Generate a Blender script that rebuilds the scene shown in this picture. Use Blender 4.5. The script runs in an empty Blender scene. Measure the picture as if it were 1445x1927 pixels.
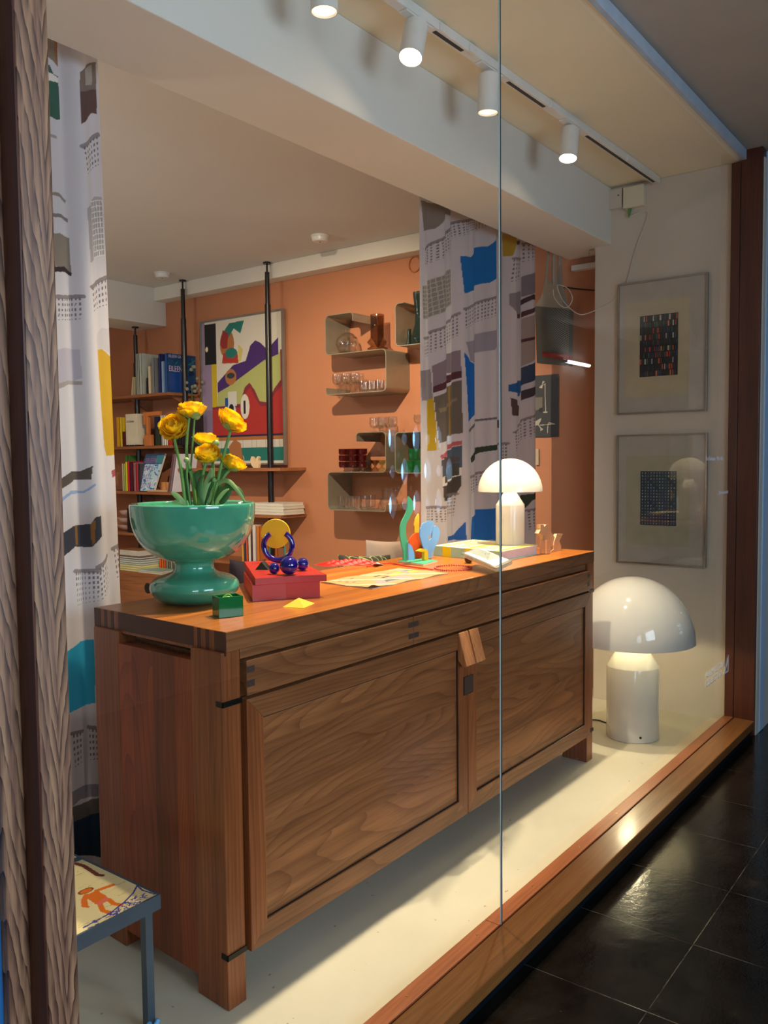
import bpy, math, random
import numpy as np
from mathutils import Vector, Matrix
random.seed(7); rng = np.random.default_rng(7)
C = bpy.context.scene.collection
S = bpy.context.scene
PI = math.pi
# ------------------------------------------------------------------ camera
CAMZ = 1.33
FPX = 1594.0
R3 = np.array([[0.6039145, 0.05322361, -0.7952701], [-0.79698448, 0.02761797, -0.60336804], [-0.01014968, 0.99820063, 0.05909729]])
cd = bpy.data.cameras.new('camera'); cam = bpy.data.objects.new('camera', cd); C.objects.link(cam)
M = Matrix(R3.tolist()).to_4x4(); M.translation = (0, 0, CAMZ); cam.matrix_world = M
cd.sensor_fit = 'HORIZONTAL'; cd.sensor_width = 36.0; cd.lens = FPX / 1445 * 36; cd.clip_start = 0.05
S.camera = cam
S.view_settings.view_transform = 'Standard'; S.view_settings.look = 'None'; S.view_settings.gamma = 1.0
S.view_settings.exposure = 0.0
S.cycles.transparent_max_bounces = 40
# ------------------------------------------------------------------ light
W = bpy.data.worlds.new('world'); S.world = W; W.use_nodes = True
W.node_tree.nodes['Background'].inputs[0].default_value = (0.45, 0.62, 1.0, 1); W.node_tree.nodes['Background'].inputs[1].default_value = 0.6
def lamp(name, kind, loc, power, color, target=None, **k):
    d = bpy.data.lights.new(name, kind); d.energy = power; d.color = color
    for a, v in k.items(): setattr(d, a, v)
    o = bpy.data.objects.new(name, d); C.objects.link(o); o.location = loc
    if target is not None: o.rotation_euler = (Vector(target) - Vector(loc)).to_track_quat('-Z', 'Y').to_euler()
    return o
WARM = (1.0, 0.84, 0.60); COOL = (0.62, 0.80, 1.0); ROOMC = (1.0, 0.94, 0.88)
# the four track spots: (x, y, z of the ceiling joint), aim
ZC = 2.774
SPOTS = [((1.86, 1.57), (0.98, 1.75, 0.3), 1.3), ((2.30, 1.585), (1.55, 1.78, 0.9), 2.6), ((2.745, 1.585), (2.75, 1.80, 0.9), 3.0), ((3.40, 1.56), (2.9, 1.50, 0.0), 3.0)]
# daylight through the corridor windows (one lamp per window), a back-room track lamp and added unseen fills
for i, (x, e) in enumerate([(-1.55, 75), (1.2, 90)]):
    lamp('window_daylight', 'AREA', (x, -1.93, 1.62), e, COOL, (x, 0, 1.45), shape='RECTANGLE', size=1.6, size_y=1.1)
lamp('window_daylight', 'AREA', (5.85, -1.98, 1.25), 55, (0.25, 0.55, 1.0), (5.85, 0, 1.25), shape='RECTANGLE', size=1.1, size_y=0.9)
lamp('added_room_fill', 'AREA', (1.4, 4.8, 2.70), 26, ROOMC, (1.4, 4.8, 0), shape='DISK', size=0.7)  # this and the next: unseen, added to raise the back-room light level
lamp('added_room_fill', 'AREA', (0.4, 5.6, 2.70), 26, ROOMC, (0.4, 5.6, 0), shape='DISK', size=0.7)
lamp('added_ceiling_fill', 'AREA', (0.4, 4.2, 1.8), 30, ROOMC, (0.9, 4.4, 3.0), shape='DISK', size=0.4)  # unseen lamp added only to brighten the back-room ceiling
lamp('shop_track_lamp', 'SPOT', (2.40, 2.50, 2.68), 350, (1.0, 0.80, 0.56), (4.5, 3.75, 0.9), spot_size=1.5, spot_blend=0.8, shadow_soft_size=0.02)

# ------------------------------------------------------------------ back-projection of photo points on known planes
def bp(px, py, ax, val):
    v = R3 @ np.array([px - 722.5, -(py - 963.5), -FPX]); o = (0, 0, CAMZ)
    t = (val - o[ax]) / v[ax]
    return Vector((o[0] + t * v[0], o[1] + t * v[1], o[2] + t * v[2]))
# ------------------------------------------------------------------ tagging
def tag(o, label, cat, group=None):
    o['label'] = label; o['category'] = cat
    if group: o['group'] = group
    return o
def thing(name, label, cat, loc=(0, 0, 0), rz=0, group=None):
    o = bpy.data.objects.new(name, None); C.objects.link(o); o.location = loc; o.rotation_euler = (0, 0, rz)
    o.empty_display_size = 0.05
    return tag(o, label, cat, group)
def dup(root, loc=None, rz=None, label=None):
    r = root.copy(); C.objects.link(r)
    if loc is not None: r.location = loc
    if rz is not None: r.rotation_euler = (0, 0, rz)
    if label: r['label'] = label
    for ch in root.children:
        c = ch.copy(); C.objects.link(c); c.parent = r
        for g in ch.children:
            d = g.copy(); C.objects.link(d); d.parent = c
    return r
# ------------------------------------------------------------------ mesh builder
def frame_of(t):
    t = t.normalized(); u = Vector((0, 0, 1)) if abs(t.z) < 0.9 else Vector((1, 0, 0))
    a = t.cross(u).normalized(); return a, t.cross(a).normalized()
class MB:
    def __init__(s): s.v = []; s.f = []; s.m = []
    def add(s, vs, fs, mi=0):
        o = len(s.v); s.v += [tuple(p) for p in vs]; s.f += [tuple(i + o for i in f) for f in fs]; s.m += [mi] * len(fs); return s
    def box(s, a, b, mi=0, fn=None):
        x0, y0, z0 = a; x1, y1, z1 = b
        vs = [(x0, y0, z0), (x1, y0, z0), (x1, y1, z0), (x0, y1, z0), (x0, y0, z1), (x1, y0, z1), (x1, y1, z1), (x0, y1, z1)]
        if fn: vs = [fn(*p) for p in vs]
        return s.add(vs, [(0, 3, 2, 1), (4, 5, 6, 7), (0, 1, 5, 4), (1, 2, 6, 5), (2, 3, 7, 6), (3, 0, 4, 7)], mi)
    def prism(s, poly, off, mi=0):                       # poly: 3D points, off: extrusion vector
        n = len(poly); off = Vector(off); P = [Vector(p) for p in poly]
        return s.add(P + [p + off for p in P], [tuple(range(n))[::-1], tuple(range(n, 2 * n))] + [(i, (i + 1) % n, n + (i + 1) % n, n + i) for i in range(n)], mi)
    def lathe(s, prof, c=(0, 0, 0), n=48, mi=0, axis=None):   # prof: (r, z)
        A = Vector(axis).normalized() if axis else Vector((0, 0, 1))
        a, b = frame_of(A) if axis else (Vector((1, 0, 0)), Vector((0, 1, 0)))
        c = Vector(c); vs = []; fs = []; rings = []
        for r, z in prof:
            if r < 1e-6: rings.append([len(vs)]); vs.append(c + A * z)
            else:
                rings.append(list(range(len(vs), len(vs) + n)))
                vs += [c + A * z + (a * math.cos(t) + b * math.sin(t)) * r for t in [2 * PI * k / n for k in range(n)]]
        for p, q in zip(rings, rings[1:]):
            for k in range(n):
                k2 = (k + 1) % n
                if len(p) == 1 and len(q) == 1: continue
                if len(p) == 1: fs.append((p[0], q[k2], q[k]))
                elif len(q) == 1: fs.append((p[k], p[k2], q[0]))
                else: fs.append((p[k], p[k2], q[k2], q[k]))
        return s.add(vs, fs, mi)
    def tube(s, pts, r, n=10, mi=0, cap=True):
        P = [Vector(p) for p in pts]; rr = r if isinstance(r, (list, tuple)) else [r] * len(P)
        vs = []; fs = []; a = None
        for i, p in enumerate(P):
            t = (P[min(i + 1, len(P) - 1)] - P[max(i - 1, 0)]).normalized()
            if a is None: a, b = frame_of(t)
            else:
                a = (a - t * a.dot(t)).normalized(); b = t.cross(a).normalized()
            vs += [p + (a * math.cos(2 * PI * k / n) + b * math.sin(2 * PI * k / n)) * rr[i] for k in range(n)]
        for i in range(len(P) - 1):
            for k in range(n): fs.append((i * n + k, i * n + (k + 1) % n, (i + 1) * n + (k + 1) % n, (i + 1) * n + k))
        if cap: fs += [tuple(range(n))[::-1], tuple(range((len(P) - 1) * n, len(P) * n))]
        return s.add(vs, fs, mi)
    def ball(s, c, r, n=28, m=16, mi=0, sc=(1, 1, 1)):
        prof = [(r * math.sin(PI * k / m), -r * math.cos(PI * k / m)) for k in range(m + 1)]
        prof[0] = (0, -r); prof[-1] = (0, r); o = len(s.v); s.lathe(prof, (0, 0, 0), n, mi)
        s.v[o:] = [(c[0] + x * sc[0], c[1] + y * sc[1], c[2] + z * sc[2]) for x, y, z in s.v[o:]]
        return s
    def sheet(s, fn, nu, nv, mi=0):                      # fn(u, v) -> point
        vs = [fn(i / nu, j / nv) for j in range(nv + 1) for i in range(nu + 1)]
        return s.add(vs, [(j * (nu + 1) + i, j * (nu + 1) + i + 1, (j + 1) * (nu + 1) + i + 1, (j + 1) * (nu + 1) + i) for j in range(nv) for i in range(nu)], mi)
    def build(s, name, mats, parent=None, org=None, bevel=0, smooth=None, seg=2):
        me = bpy.data.meshes.new(name)
        vs = s.v
        if org is not None: vs = [(x - org[0], y - org[1], z - org[2]) for x, y, z in vs]
        me.from_pydata(vs, [], s.f)
        if not isinstance(mats, (list, tuple)): mats = [mats]
        for m in mats: me.materials.append(m)
        me.polygons.foreach_set('material_index', s.m)
        if smooth is not None:
            me.polygons.foreach_set('use_smooth', [True] * len(s.f))
            me.update()
            me.set_sharp_from_angle(angle=math.radians(smooth))
        me.update()
        o = bpy.data.objects.new(name, me); C.objects.link(o)
        if parent is not None: o.parent = parent
        elif org is not None: o.location = org
        if bevel:
            b = o.modifiers.new('bevel', 'BEVEL'); b.width = bevel; b.segments = seg; b.limit_method = 'ANGLE'; b.angle_limit = math.radians(40)
            b.harden_normals = False
        return o
def struct(name, mb, m, **k):
    o = mb.build(name, m, **k); o['kind'] = 'structure'; return o
def fix_normals(o):
    import bmesh
    b = bmesh.new(); b.from_mesh(o.data); bmesh.ops.recalc_face_normals(b, faces=b.faces); b.to_mesh(o.data); b.free(); return o
# ------------------------------------------------------------------ materials
def lin(h):
    h = h.lstrip('#'); c = [int(h[i:i + 2], 16) / 255 for i in (0, 2, 4)]
    return tuple((x / 12.92 if x <= 0.04045 else ((x + 0.055) / 1.055) ** 2.4) for x in c)
class NT:
    def __init__(s, name):
        s.m = bpy.data.materials.new(name); s.m.use_nodes = True; s.t = s.m.node_tree; s.n = s.t.nodes; s.b = s.n['Principled BSDF']; s.out = s.n['Material Output']
    def new(s, t, **k):
        n = s.n.new(t)
        for a, v in k.items(): setattr(n, a, v)
        return n
    def link(s, a, b): s.t.links.new(a, b)
    def math(s, op, a, b=None, c=None):
        n = s.new('ShaderNodeMath', operation=op)
        for i, v in enumerate((a, b, c)):
            if v is None: continue
            if isinstance(v, (int, float)): n.inputs[i].default_value = v
            else: s.link(v, n.inputs[i])
        return n.outputs[0]
    def coord(s, scale=(1, 1, 1), kind='Object'):
        tc = s.new('ShaderNodeTexCoord'); mp = s.new('ShaderNodeMapping'); mp.inputs['Scale'].default_value = scale
        s.link(tc.outputs[kind], mp.inputs[0]); return mp.outputs[0]
    def noise(s, vec, scale, detail=3, rough=0.5, dist=0):
        n = s.new('ShaderNodeTexNoise'); s.link(vec, n.inputs['Vector']); n.inputs['Scale'].default_value = scale
        n.inputs['Detail'].default_value = detail; n.inputs['Roughness'].default_value = rough; n.inputs['Distortion'].default_value = dist; return n.outputs['Fac']
    def ramp(s, fac, stops):
        n = s.new('ShaderNodeValToRGB'); s.link(fac, n.inputs[0]); e = n.color_ramp.elements
        while len(e) < len(stops): e.new(0.5)
        for q, (p, c) in zip(e, stops): q.position = p; q.color = (*c, 1) if len(c) == 3 else c
        return n.outputs[0]
    def mix(s, fac, a, b, mode='MIX'):
        n = s.new('ShaderNodeMix', data_type='RGBA', blend_type=mode)
        for sock, v in ((n.inputs[0], fac), (n.inputs[6], a), (n.inputs[7], b)):
            if isinstance(v, (int, float)): sock.default_value = v
            elif isinstance(v, tuple): sock.default_value = (*v, 1)
            else: s.link(v, sock)
        return n.outputs[2]
    def bump(s, h, strength=0.2, dist=0.01):
        n = s.new('ShaderNodeBump'); n.inputs['Strength'].default_value = strength; n.inputs['Distance'].default_value = dist
        s.link(h, n.inputs['Height']); s.link(n.outputs[0], s.b.inputs['Normal'])
    def set(s, **k):
        for a, v in k.items():
            i = s.b.inputs[a.replace('_', ' ')]
            i.default_value = (*v, 1) if isinstance(v, tuple) and len(v) == 3 else v
        return s
def flat(name, col, rough=0.5, **k):
    t = NT(name); c = lin(col) if isinstance(col, str) else col
    t.set(Base_Color=c, Roughness=rough)
    for a, v in k.items(): t.b.inputs[a.replace('_', ' ')].default_value = v
    n = t.noise(t.coord((1, 1, 1)), 14, 3); t.link(t.mix(1.0, c, t.ramp(n, [(0.3, (0.93,) * 3), (0.7, (1.05,) * 3)]), 'MULTIPLY'), t.b.inputs['Base Color'])
    return t.m
def plaster(name, col, rough=0.75, bump=0.12, var=0.06, bscale=60):
    t = NT(name); c = lin(col); v = t.coord()
    n = t.noise(v, 1.3, 5, 0.6); t.link(t.mix(1.0, c, t.ramp(n, [(0.3, (1 - var,) * 3), (0.7, (1 + var * 0.5,) * 3)]), 'MULTIPLY'), t.b.inputs['Base Color'])
    t.set(Roughness=rough); h = t.noise(v, bscale, 4, 0.6); t.bump(h, bump, 0.004); return t.m
def wood(name, dark, light, axis='X', lines=26, warp=0.5, rough=0.38, board=None, boardw=0.11, var=0.35, pores=0.35, coat=0.0, seed=0.0, vein=0.55, low=1.0):
    # long figure along `axis`; `board`: the axis across which boards are laid
    t = NT(name); ax = 'XYZ'.index(axis); others = [i for i in range(3) if i != ax]
    tc = t.new('ShaderNodeTexCoord'); sp = t.new('ShaderNodeSeparateXYZ'); t.link(tc.outputs['Object'], sp.inputs[0])
    if board is not None:
        bi = t.math('FLOOR', t.math('MULTIPLY', sp.outputs['XYZ'.index(board)], 1 / boardw))
        wn = t.new('ShaderNodeTexWhiteNoise', noise_dimensions='1D'); t.link(t.math('ADD', bi, seed), wn.inputs['W']); bv = wn.outputs['Value']
    else:
        vv = t.new('ShaderNodeValue'); vv.outputs[0].default_value = 0.5; bv = vv.outputs[0]
    off = t.math('MULTIPLY', bv, 7.3); cmb = t.new('ShaderNodeCombineXYZ')
    for i in range(3):
        src = t.math('ADD', sp.outputs[i], off if i != ax else t.math('MULTIPLY', off, 3.1 + seed)); t.link(src, cmb.inputs[i])
    sc = [1.0] * 3; sc[ax] = 0.22
    mp = t.new('ShaderNodeMapping'); mp.inputs['Scale'].default_value = sc; mp.inputs['Location'].default_value = (seed, seed * 1.7, seed * 0.3); t.link(cmb.outputs[0], mp.inputs[0])
    big = t.noise(mp.outputs[0], 3.2 * low, 2, 0.45)
    fld = t.math('ADD', t.math('MULTIPLY', big, warp * 40), t.math('MULTIPLY', t.math('ADD', sp.outputs[others[0]], sp.outputs[others[1]]), lines))
    saw = t.math('FRACT', fld); g = t.math('POWER', saw, 3.0)
    sc2 = [160.0] * 3; sc2[ax] = 5.0
    mp2 = t.new('ShaderNodeMapping'); mp2.inputs['Scale'].default_value = sc2; t.link(cmb.outputs[0], mp2.inputs[0]); fine = t.noise(mp2.outputs[0], 1.0, 3, 0.6)
    sc3 = [22.0] * 3; sc3[ax] = 1.5
    mp3 = t.new('ShaderNodeMapping'); mp3.inputs['Scale'].default_value = sc3; t.link(cmb.outputs[0], mp3.inputs[0]); mid = t.noise(mp3.outputs[0], 1.0, 3, 0.6)
    d, l = lin(dark), lin(light)
    base = t.mix(t.ramp(mid, [(0.3, (0, 0, 0)), (0.72, (1, 1, 1))]), tuple(a * 0.6 + b * 0.4 for a, b in zip(d, l)), l)
    c = t.mix(t.math('MULTIPLY', g, vein), base, d)
    c = t.mix(pores, c, t.mix(1.0, c, t.ramp(fine, [(0.36, (0.45,) * 3), (0.56, (1.12,) * 3)]), 'MULTIPLY'))
    c = t.mix(1.0, c, t.ramp(bv, [(0.0, (1 - var, 1 - var * 1.05, 1 - var * 1.1)), (1.0, (1 + var * 0.4,) * 3)]), 'MULTIPLY')
    t.link(c, t.b.inputs['Base Color']); t.set(Roughness=rough); t.b.inputs['Coat Weight'].default_value = coat; t.b.inputs['Coat Roughness'].default_value = 0.15
    t.bump(t.math('ADD', t.math('MULTIPLY', fine, 0.7), t.math('MULTIPLY', g, -0.5)), 0.12, 0.002)
    return t.m
def clearglass(name, tint=(1, 1, 1), ior=1.45, rough=0.0, gain=1.0, body=0.0, bodycol=None):
    t = NT(name); t.n.remove(t.b)
    tr = t.new('ShaderNodeBsdfTransparent'); tr.inputs[0].default_value = (*tint, 1)
    gl = t.new('ShaderNodeBsdfGlossy'); gl.inputs['Roughness'].default_value = rough
    ge = t.new('ShaderNodeNewGeometry'); fr = t.new('ShaderNodeFresnel')
    t.link(t.math('ADD', ior, t.math('MULTIPLY', ge.outputs['Backfacing'], 1 / ior - ior)), fr.inputs['IOR'])
    mx = t.new('ShaderNodeMixShader'); t.link(t.math('MINIMUM', t.math('MULTIPLY', fr.outputs[0], gain), 1.0), mx.inputs[0])
    src = tr.outputs[0]
    if body:
        df = t.new('ShaderNodeBsdfDiffuse'); df.inputs[0].default_value = (*(bodycol or tint), 1); m2 = t.new('ShaderNodeMixShader'); m2.inputs[0].default_value = body
        t.link(tr.outputs[0], m2.inputs[1]); t.link(df.outputs[0], m2.inputs[2]); src = m2.outputs[0]
    t.link(src, mx.inputs[1]); t.link(gl.outputs[0], mx.inputs[2]); t.link(mx.outputs[0], t.out.inputs[0]); return t.m
def emit(name, col, strength):
    t = NT(name); t.set(Base_Color=col, Roughness=0.4); t.b.inputs['Emission Color'].default_value = (*col, 1); t.b.inputs['Emission Strength'].default_value = strength; return t.m
def printed_mat(name, rough=0.6, transl=0.0, spec=0.4):
    t = NT(name); a = t.new('ShaderNodeAttribute', attribute_name='print'); t.link(a.outputs['Color'], t.b.inputs['Base Color']); t.set(Roughness=rough)
    t.b.inputs['Specular IOR Level'].default_value = spec
    if transl:
        tl = t.new('ShaderNodeBsdfTranslucent'); t.link(a.outputs['Color'], tl.inputs[0]); mx = t.new('ShaderNodeMixShader'); mx.inputs[0].default_value = transl
        t.link(t.b.outputs[0], mx.inputs[1]); t.link(tl.outputs[0], mx.inputs[2]); t.link(mx.outputs[0], t.out.inputs[0])
    return t.m
# ------------------------------------------------------------------ prints (fabric, posters, paintings): colours given per vertex of a fine sheet
class Canvas:
    def __init__(s, w, h, col, ext=(0, 1, 0, 1)):        # ext: user coordinates x0,x1,y0,y1 (y up)
        s.w, s.h = w, h; s.a = np.zeros((h, w, 3)); s.a[:] = lin(col); x0, x1, y0, y1 = ext
        s.X, s.Y = np.meshgrid(np.linspace(x0, x1, w), np.linspace(y0, y1, h))
    def put(s, mask, col, al=1.0):
        c = np.array(lin(col)) if isinstance(col, str) else np.array(col); s.a[mask] = s.a[mask] * (1 - al) + c * al; return s
    def poly(s, pts, col, al=1.0):
        m = np.zeros(s.X.shape, bool); n = len(pts)
        for i in range(n):
            x1, y1 = pts[i]; x2, y2 = pts[(i + 1) % n]
            if y1 == y2: continue
            m ^= ((s.Y > min(y1, y2)) & (s.Y <= max(y1, y2)) & (s.X < (x2 - x1) * (s.Y - y1) / (y2 - y1) + x1))
        return s.put(m, col, al)
    def rect(s, x0, y0, x1, y1, col, al=1.0):
        return s.put((s.X >= min(x0, x1)) & (s.X <= max(x0, x1)) & (s.Y >= min(y0, y1)) & (s.Y <= max(y0, y1)), col, al)
    def ell(s, cx, cy, rx, ry, col, al=1.0): return s.put(((s.X - cx) / rx) ** 2 + ((s.Y - cy) / ry) ** 2 <= 1, col, al)
    def line(s, pts, w, col, al=1.0, asp=1.0):
        m = np.zeros(s.X.shape, bool)
        for (x1, y1), (x2, y2) in zip(pts, pts[1:]):
            dx, dy = (x2 - x1) * asp, y2 - y1; L = dx * dx + dy * dy + 1e-12
            t = np.clip(((s.X - x1) * asp * dx + (s.Y - y1) * dy) / L, 0, 1)
            m |= (((s.X - x1) * asp - t * dx) ** 2 + (s.Y - y1 - t * dy) ** 2) < w * w
        return s.put(m, col, al)
    def sheet(s, name, fn, m, parent=None, org=None, thick=0):
        w, h = s.w, s.h; U, Vv = np.meshgrid(np.linspace(0, 1, w), np.linspace(0, 1, h)); P = fn(U, Vv)
        v = np.stack(P, -1).reshape(-1, 3)
        if org is not None: v = v - np.array(org)
        idx = np.arange(w * h).reshape(h, w); f = np.stack([idx[:-1, :-1], idx[:-1, 1:], idx[1:, 1:], idx[1:, :-1]], -1).reshape(-1, 4)
        me = bpy.data.meshes.new(name); me.vertices.add(len(v)); me.vertices.foreach_set('co', v.astype(np.float32).ravel())
        me.loops.add(f.size); me.loops.foreach_set('vertex_index', f.astype(np.int32).ravel()); me.polygons.add(len(f))
        me.polygons.foreach_set('loop_start', (np.arange(len(f)) * 4).astype(np.int32)); me.polygons.foreach_set('loop_total', np.full(len(f), 4, np.int32))
        me.update(calc_edges=True); me.polygons.foreach_set('use_smooth', np.ones(len(f), bool))
        at = me.color_attributes.new('print', 'FLOAT_COLOR', 'POINT'); col = np.ones((w * h, 4), np.float32); col[:, :3] = s.a.reshape(-1, 3); at.data.foreach_set('color', col.ravel())
        me.materials.append(m); o = bpy.data.objects.new(name, me); C.objects.link(o)
        if parent is not None: o.parent = parent
        elif org is not None: o.location = org
        if thick:
            so = o.modifiers.new('thick', 'SOLIDIFY'); so.thickness = thick; so.offset = 0
        return o
def plane_fn(p00, p10, p01):                              # corner, +u corner, +v corner
    a, b, c = [np.array(p, float) for p in (p00, p10, p01)]
    return lambda U, V: tuple(a[i] + (b - a)[i] * U + (c - a)[i] * V for i in range(3))
def text(name, body, size, m, origin, xdir, ydir, parent=None, extrude=0.0004, align='LEFT', sx=1.0):
    cu = bpy.data.curves.new(name, 'FONT'); cu.body = body; cu.size = size; cu.extrude = extrude; cu.align_x = align
    tmp = bpy.data.objects.new('tmp', cu); C.objects.link(tmp); bpy.context.view_layer.update()
    me = bpy.data.meshes.new_from_object(tmp.evaluated_get(bpy.context.evaluated_depsgraph_get())); bpy.data.objects.remove(tmp)
    x = Vector(xdir).normalized(); y = Vector(ydir).normalized(); z = x.cross(y)
    mt = Matrix(((x.x * sx, y.x, z.x, origin[0]), (x.y * sx, y.y, z.y, origin[1]), (x.z * sx, y.z, z.z, origin[2]), (0, 0, 0, 1)))
    if parent is not None: mt = Matrix.Translation(-parent.location) @ mt
    me.transform(mt); me.materials.clear(); me.materials.append(m)
    o = bpy.data.objects.new(name, me); C.objects.link(o)
    if parent is not None: o.parent = parent
    return o
def quad(pts, th, n):                                     # thick quad from 4 world points
    return MB().prism(pts, Vector(n) * th)

m_white = plaster('white wall plaster', '#cfc4b4', 0.8, 0.10, 0.05)
m_ceil = plaster('white ceiling paint', '#d6d4d2', 0.85, 0.05, 0.04)
m_beam = plaster('beam paint', '#e2ddd2', 0.85, 0.06, 0.05)
m_orange = plaster('terracotta wall paint', '#bb7c58', 0.55, 0.10, 0.05, 90)
m_corr = plaster('corridor plaster', '#a79a8b', 0.9, 0.10, 0.10)
m_jamb = wood('reddish oak frame', '#34140a', '#5c2a12', 'Z', 40, 0.25, 0.38, None, var=0.2, vein=0.3)
m_sill = wood('reddish oak sill', '#6e3719', '#a8613a', 'X', 60, 0.35, 0.36, None, var=0.2, vein=0.4, coat=0.15)
m_sill2 = wood('worn oak sill nose', '#6a3a1b', '#94602f', 'X', 18, 0.15, 0.30, None, var=0.1, vein=0.25, coat=0.3)
def post_mat():
    t = NT('weathered oak post'); tc = t.new('ShaderNodeTexCoord'); sp = t.new('ShaderNodeSeparateXYZ'); t.link(tc.outputs['Object'], sp.inputs[0])
    x, y, z = sp.outputs; ax = t.math('ABSOLUTE', t.math('SUBTRACT', t.math('ADD', x, t.math('MULTIPLY', t.math('SINE', t.math('MULTIPLY', z, 2.1)), 0.006)), 0.6415))
    n1 = t.noise(t.coord((12, 12, 3.2)), 1.0, 4, 0.6); n2 = t.noise(t.coord((60, 60, 14)), 1.0, 3, 0.6)
    f = t.math('ADD', t.math('SUBTRACT', t.math('MULTIPLY', z, 15), t.math('MULTIPLY', t.math('POWER', t.math('MULTIPLY', ax, 30), 0.85), 3.4)), t.math('ADD', t.math('MULTIPLY', n1, 3.4), t.math('MULTIPLY', n2, 0.55)))
    g = t.math('POWER', t.math('FRACT', f), 1.5); br = t.ramp(t.noise(t.coord((110, 110, 9)), 1.0, 3, 0.65), [(0.36, (0.25,) * 3), (0.50, (1,) * 3)])
    base = t.mix(t.ramp(t.noise(t.coord((130, 130, 4)), 1.0, 3, 0.6), [(0.35, (0,) * 3), (0.65, (1,) * 3)]), lin('#7e5540'), lin('#a97d5a'))
    t.link(t.mix(t.math('MULTIPLY', g, br), base, lin('#35190f')), t.b.inputs['Base Color']); t.set(Roughness=0.5); t.bump(g, 0.15, 0.002); return t.m
m_post = post_mat()
m_black = flat('black paint', '#101012', 0.4)
m_steel = flat('brushed steel', '#9a9a98', 0.3, Metallic=0.9)
m_whitemetal = flat('white enamel', '#dcdcd8', 0.3)
m_fascia = flat('pale aluminium', '#b9c4cf', 0.4, Metallic=0.2)
m_gap = flat('dark groove', '#15100c', 0.8)

# floor
def floor_mat():
    t = NT('cream painted concrete'); v = t.coord(); c = lin('#cfc8b2')
    n = t.noise(v, 2.2, 6, 0.65); base = t.mix(1.0, c, t.ramp(n, [(0.3, (0.9, 0.9, 0.88)), (0.7, (1.03,) * 3)]), 'MULTIPLY')
    sp = t.noise(t.coord((1, 1, 1)), 34, 2, 0.5); sp2 = t.noise(v, 2.7, 2)
    base = t.mix(t.math('MULTIPLY', t.math('GREATER_THAN', sp, 0.735), 0.75), base, lin('#8d7c55'))
    t.link(base, t.b.inputs['Base Color']); t.set(Roughness=0.42); t.bump(t.noise(v, 25, 5, 0.6), 0.08, 0.003); return t.m
def tile_mat():
    t = NT('black polished tiles'); tc = t.new('ShaderNodeTexCoord'); mp = t.new('ShaderNodeMapping'); mp.inputs['Rotation'].default_value = (0, 0, 0)
    mp.inputs['Location'].default_value = (-0.175, -0.352, 0); t.link(tc.outputs['Object'], mp.inputs[0]); br = t.new('ShaderNodeTexBrick'); t.link(mp.outputs[0], br.inputs[0])
    br.offset = 0.0; br.inputs['Scale'].default_value = 1.0; br.inputs['Mortar Size'].default_value = 0.0014; br.inputs['Brick Width'].default_value = 0.368; br.inputs['Row Height'].default_value = 0.368; br.inputs['Mortar Smooth'].default_value = 0.4
    n = t.noise(t.coord(), 7, 6, 0.7); base = t.ramp(n, [(0.35, lin('#080706')), (0.62, lin('#14110d')), (0.8, lin('#2c241b'))])
    n2 = t.noise(t.coord(), 40, 4, 0.7); base = t.mix(t.math('MULTIPLY', t.math('GREATER_THAN', n2, 0.70), 0.35), base, lin('#5a5348'))
    jn = t.noise(t.coord(), 9, 3, 0.7)
    t.link(t.mix(t.math('MULTIPLY', br.outputs['Fac'], t.ramp(jn, [(0.4, (0.05,) * 3), (0.6, (0.45,) * 3)])), base, lin('#7c7566')), t.b.inputs['Base Color'])
    t.link(t.ramp(n, [(0.3, (0.10,) * 3), (0.75, (0.24,) * 3)]), t.b.inputs['Roughness'])
    t.bump(t.math('ADD', t.noise(t.coord(), 5, 6, 0.75), t.math('MULTIPLY', br.outputs['Fac'], -0.5)), 0.18, 0.012); return t.m

# ------------------------------------------------------------------ setting
YB0, YB1, ZB = 1.807, 2.136, 2.478
struct('floor', MB().box((-2.5, 1.16, -0.2), (4.75, 8.2, 0.0)), floor_mat())
struct('floor_corridor', MB().box((-3.0, -2.0, -0.25), (12.0, 1.16, -0.05)), tile_mat())
struct('ceiling', MB().box((-2.5, YB0 + 0.1, ZC), (4.75, 8.2, ZC + 0.12)), m_ceil)
struct('ceiling_display', MB().box((-2.5, 1.14, ZC), (4.75, YB0 + 0.1, ZC + 0.12)), plaster('warm-lit ceiling paint', '#e8dfc4', 0.8, 0.06, 0.05))  # same paint as the ceiling; warm bounce light put into the cream colour
struct('ceiling_corridor', MB().box((-3.0, -2.0, 2.815), (12.0, 1.14, 2.95)), m_corr)
struct('ceiling_beam', MB().box((-2.5, YB0, ZB), (4.6, YB1, ZC)), m_beam, bevel=0.004)
struct('ceiling_beam', MB().box((-2.5, 5.745, 2.474), (4.6, 6.15, ZC)), m_beam, bevel=0.004)
struct('trim_1', MB().box((4.48, 2.0, 2.665), (4.6, 5.745, ZC)), m_beam, bevel=0.004)
struct('wall_right_pier', MB().box((4.42, 1.04, -0.2), (4.75, 1.90, ZC)), m_white, bevel=0.004)
struct('wall_right', MB().box((4.60, 1.90, -0.2), (4.75, 8.2, ZC)), m_orange)
struct('wall_back', MB().box((-2.5, 8.05, -0.2), (4.60, 8.2, ZC)), m_orange)
struct('wall_left', MB().box((-2.62, 1.15, -0.2), (-2.5, 8.2, ZC)), m_white)
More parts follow.
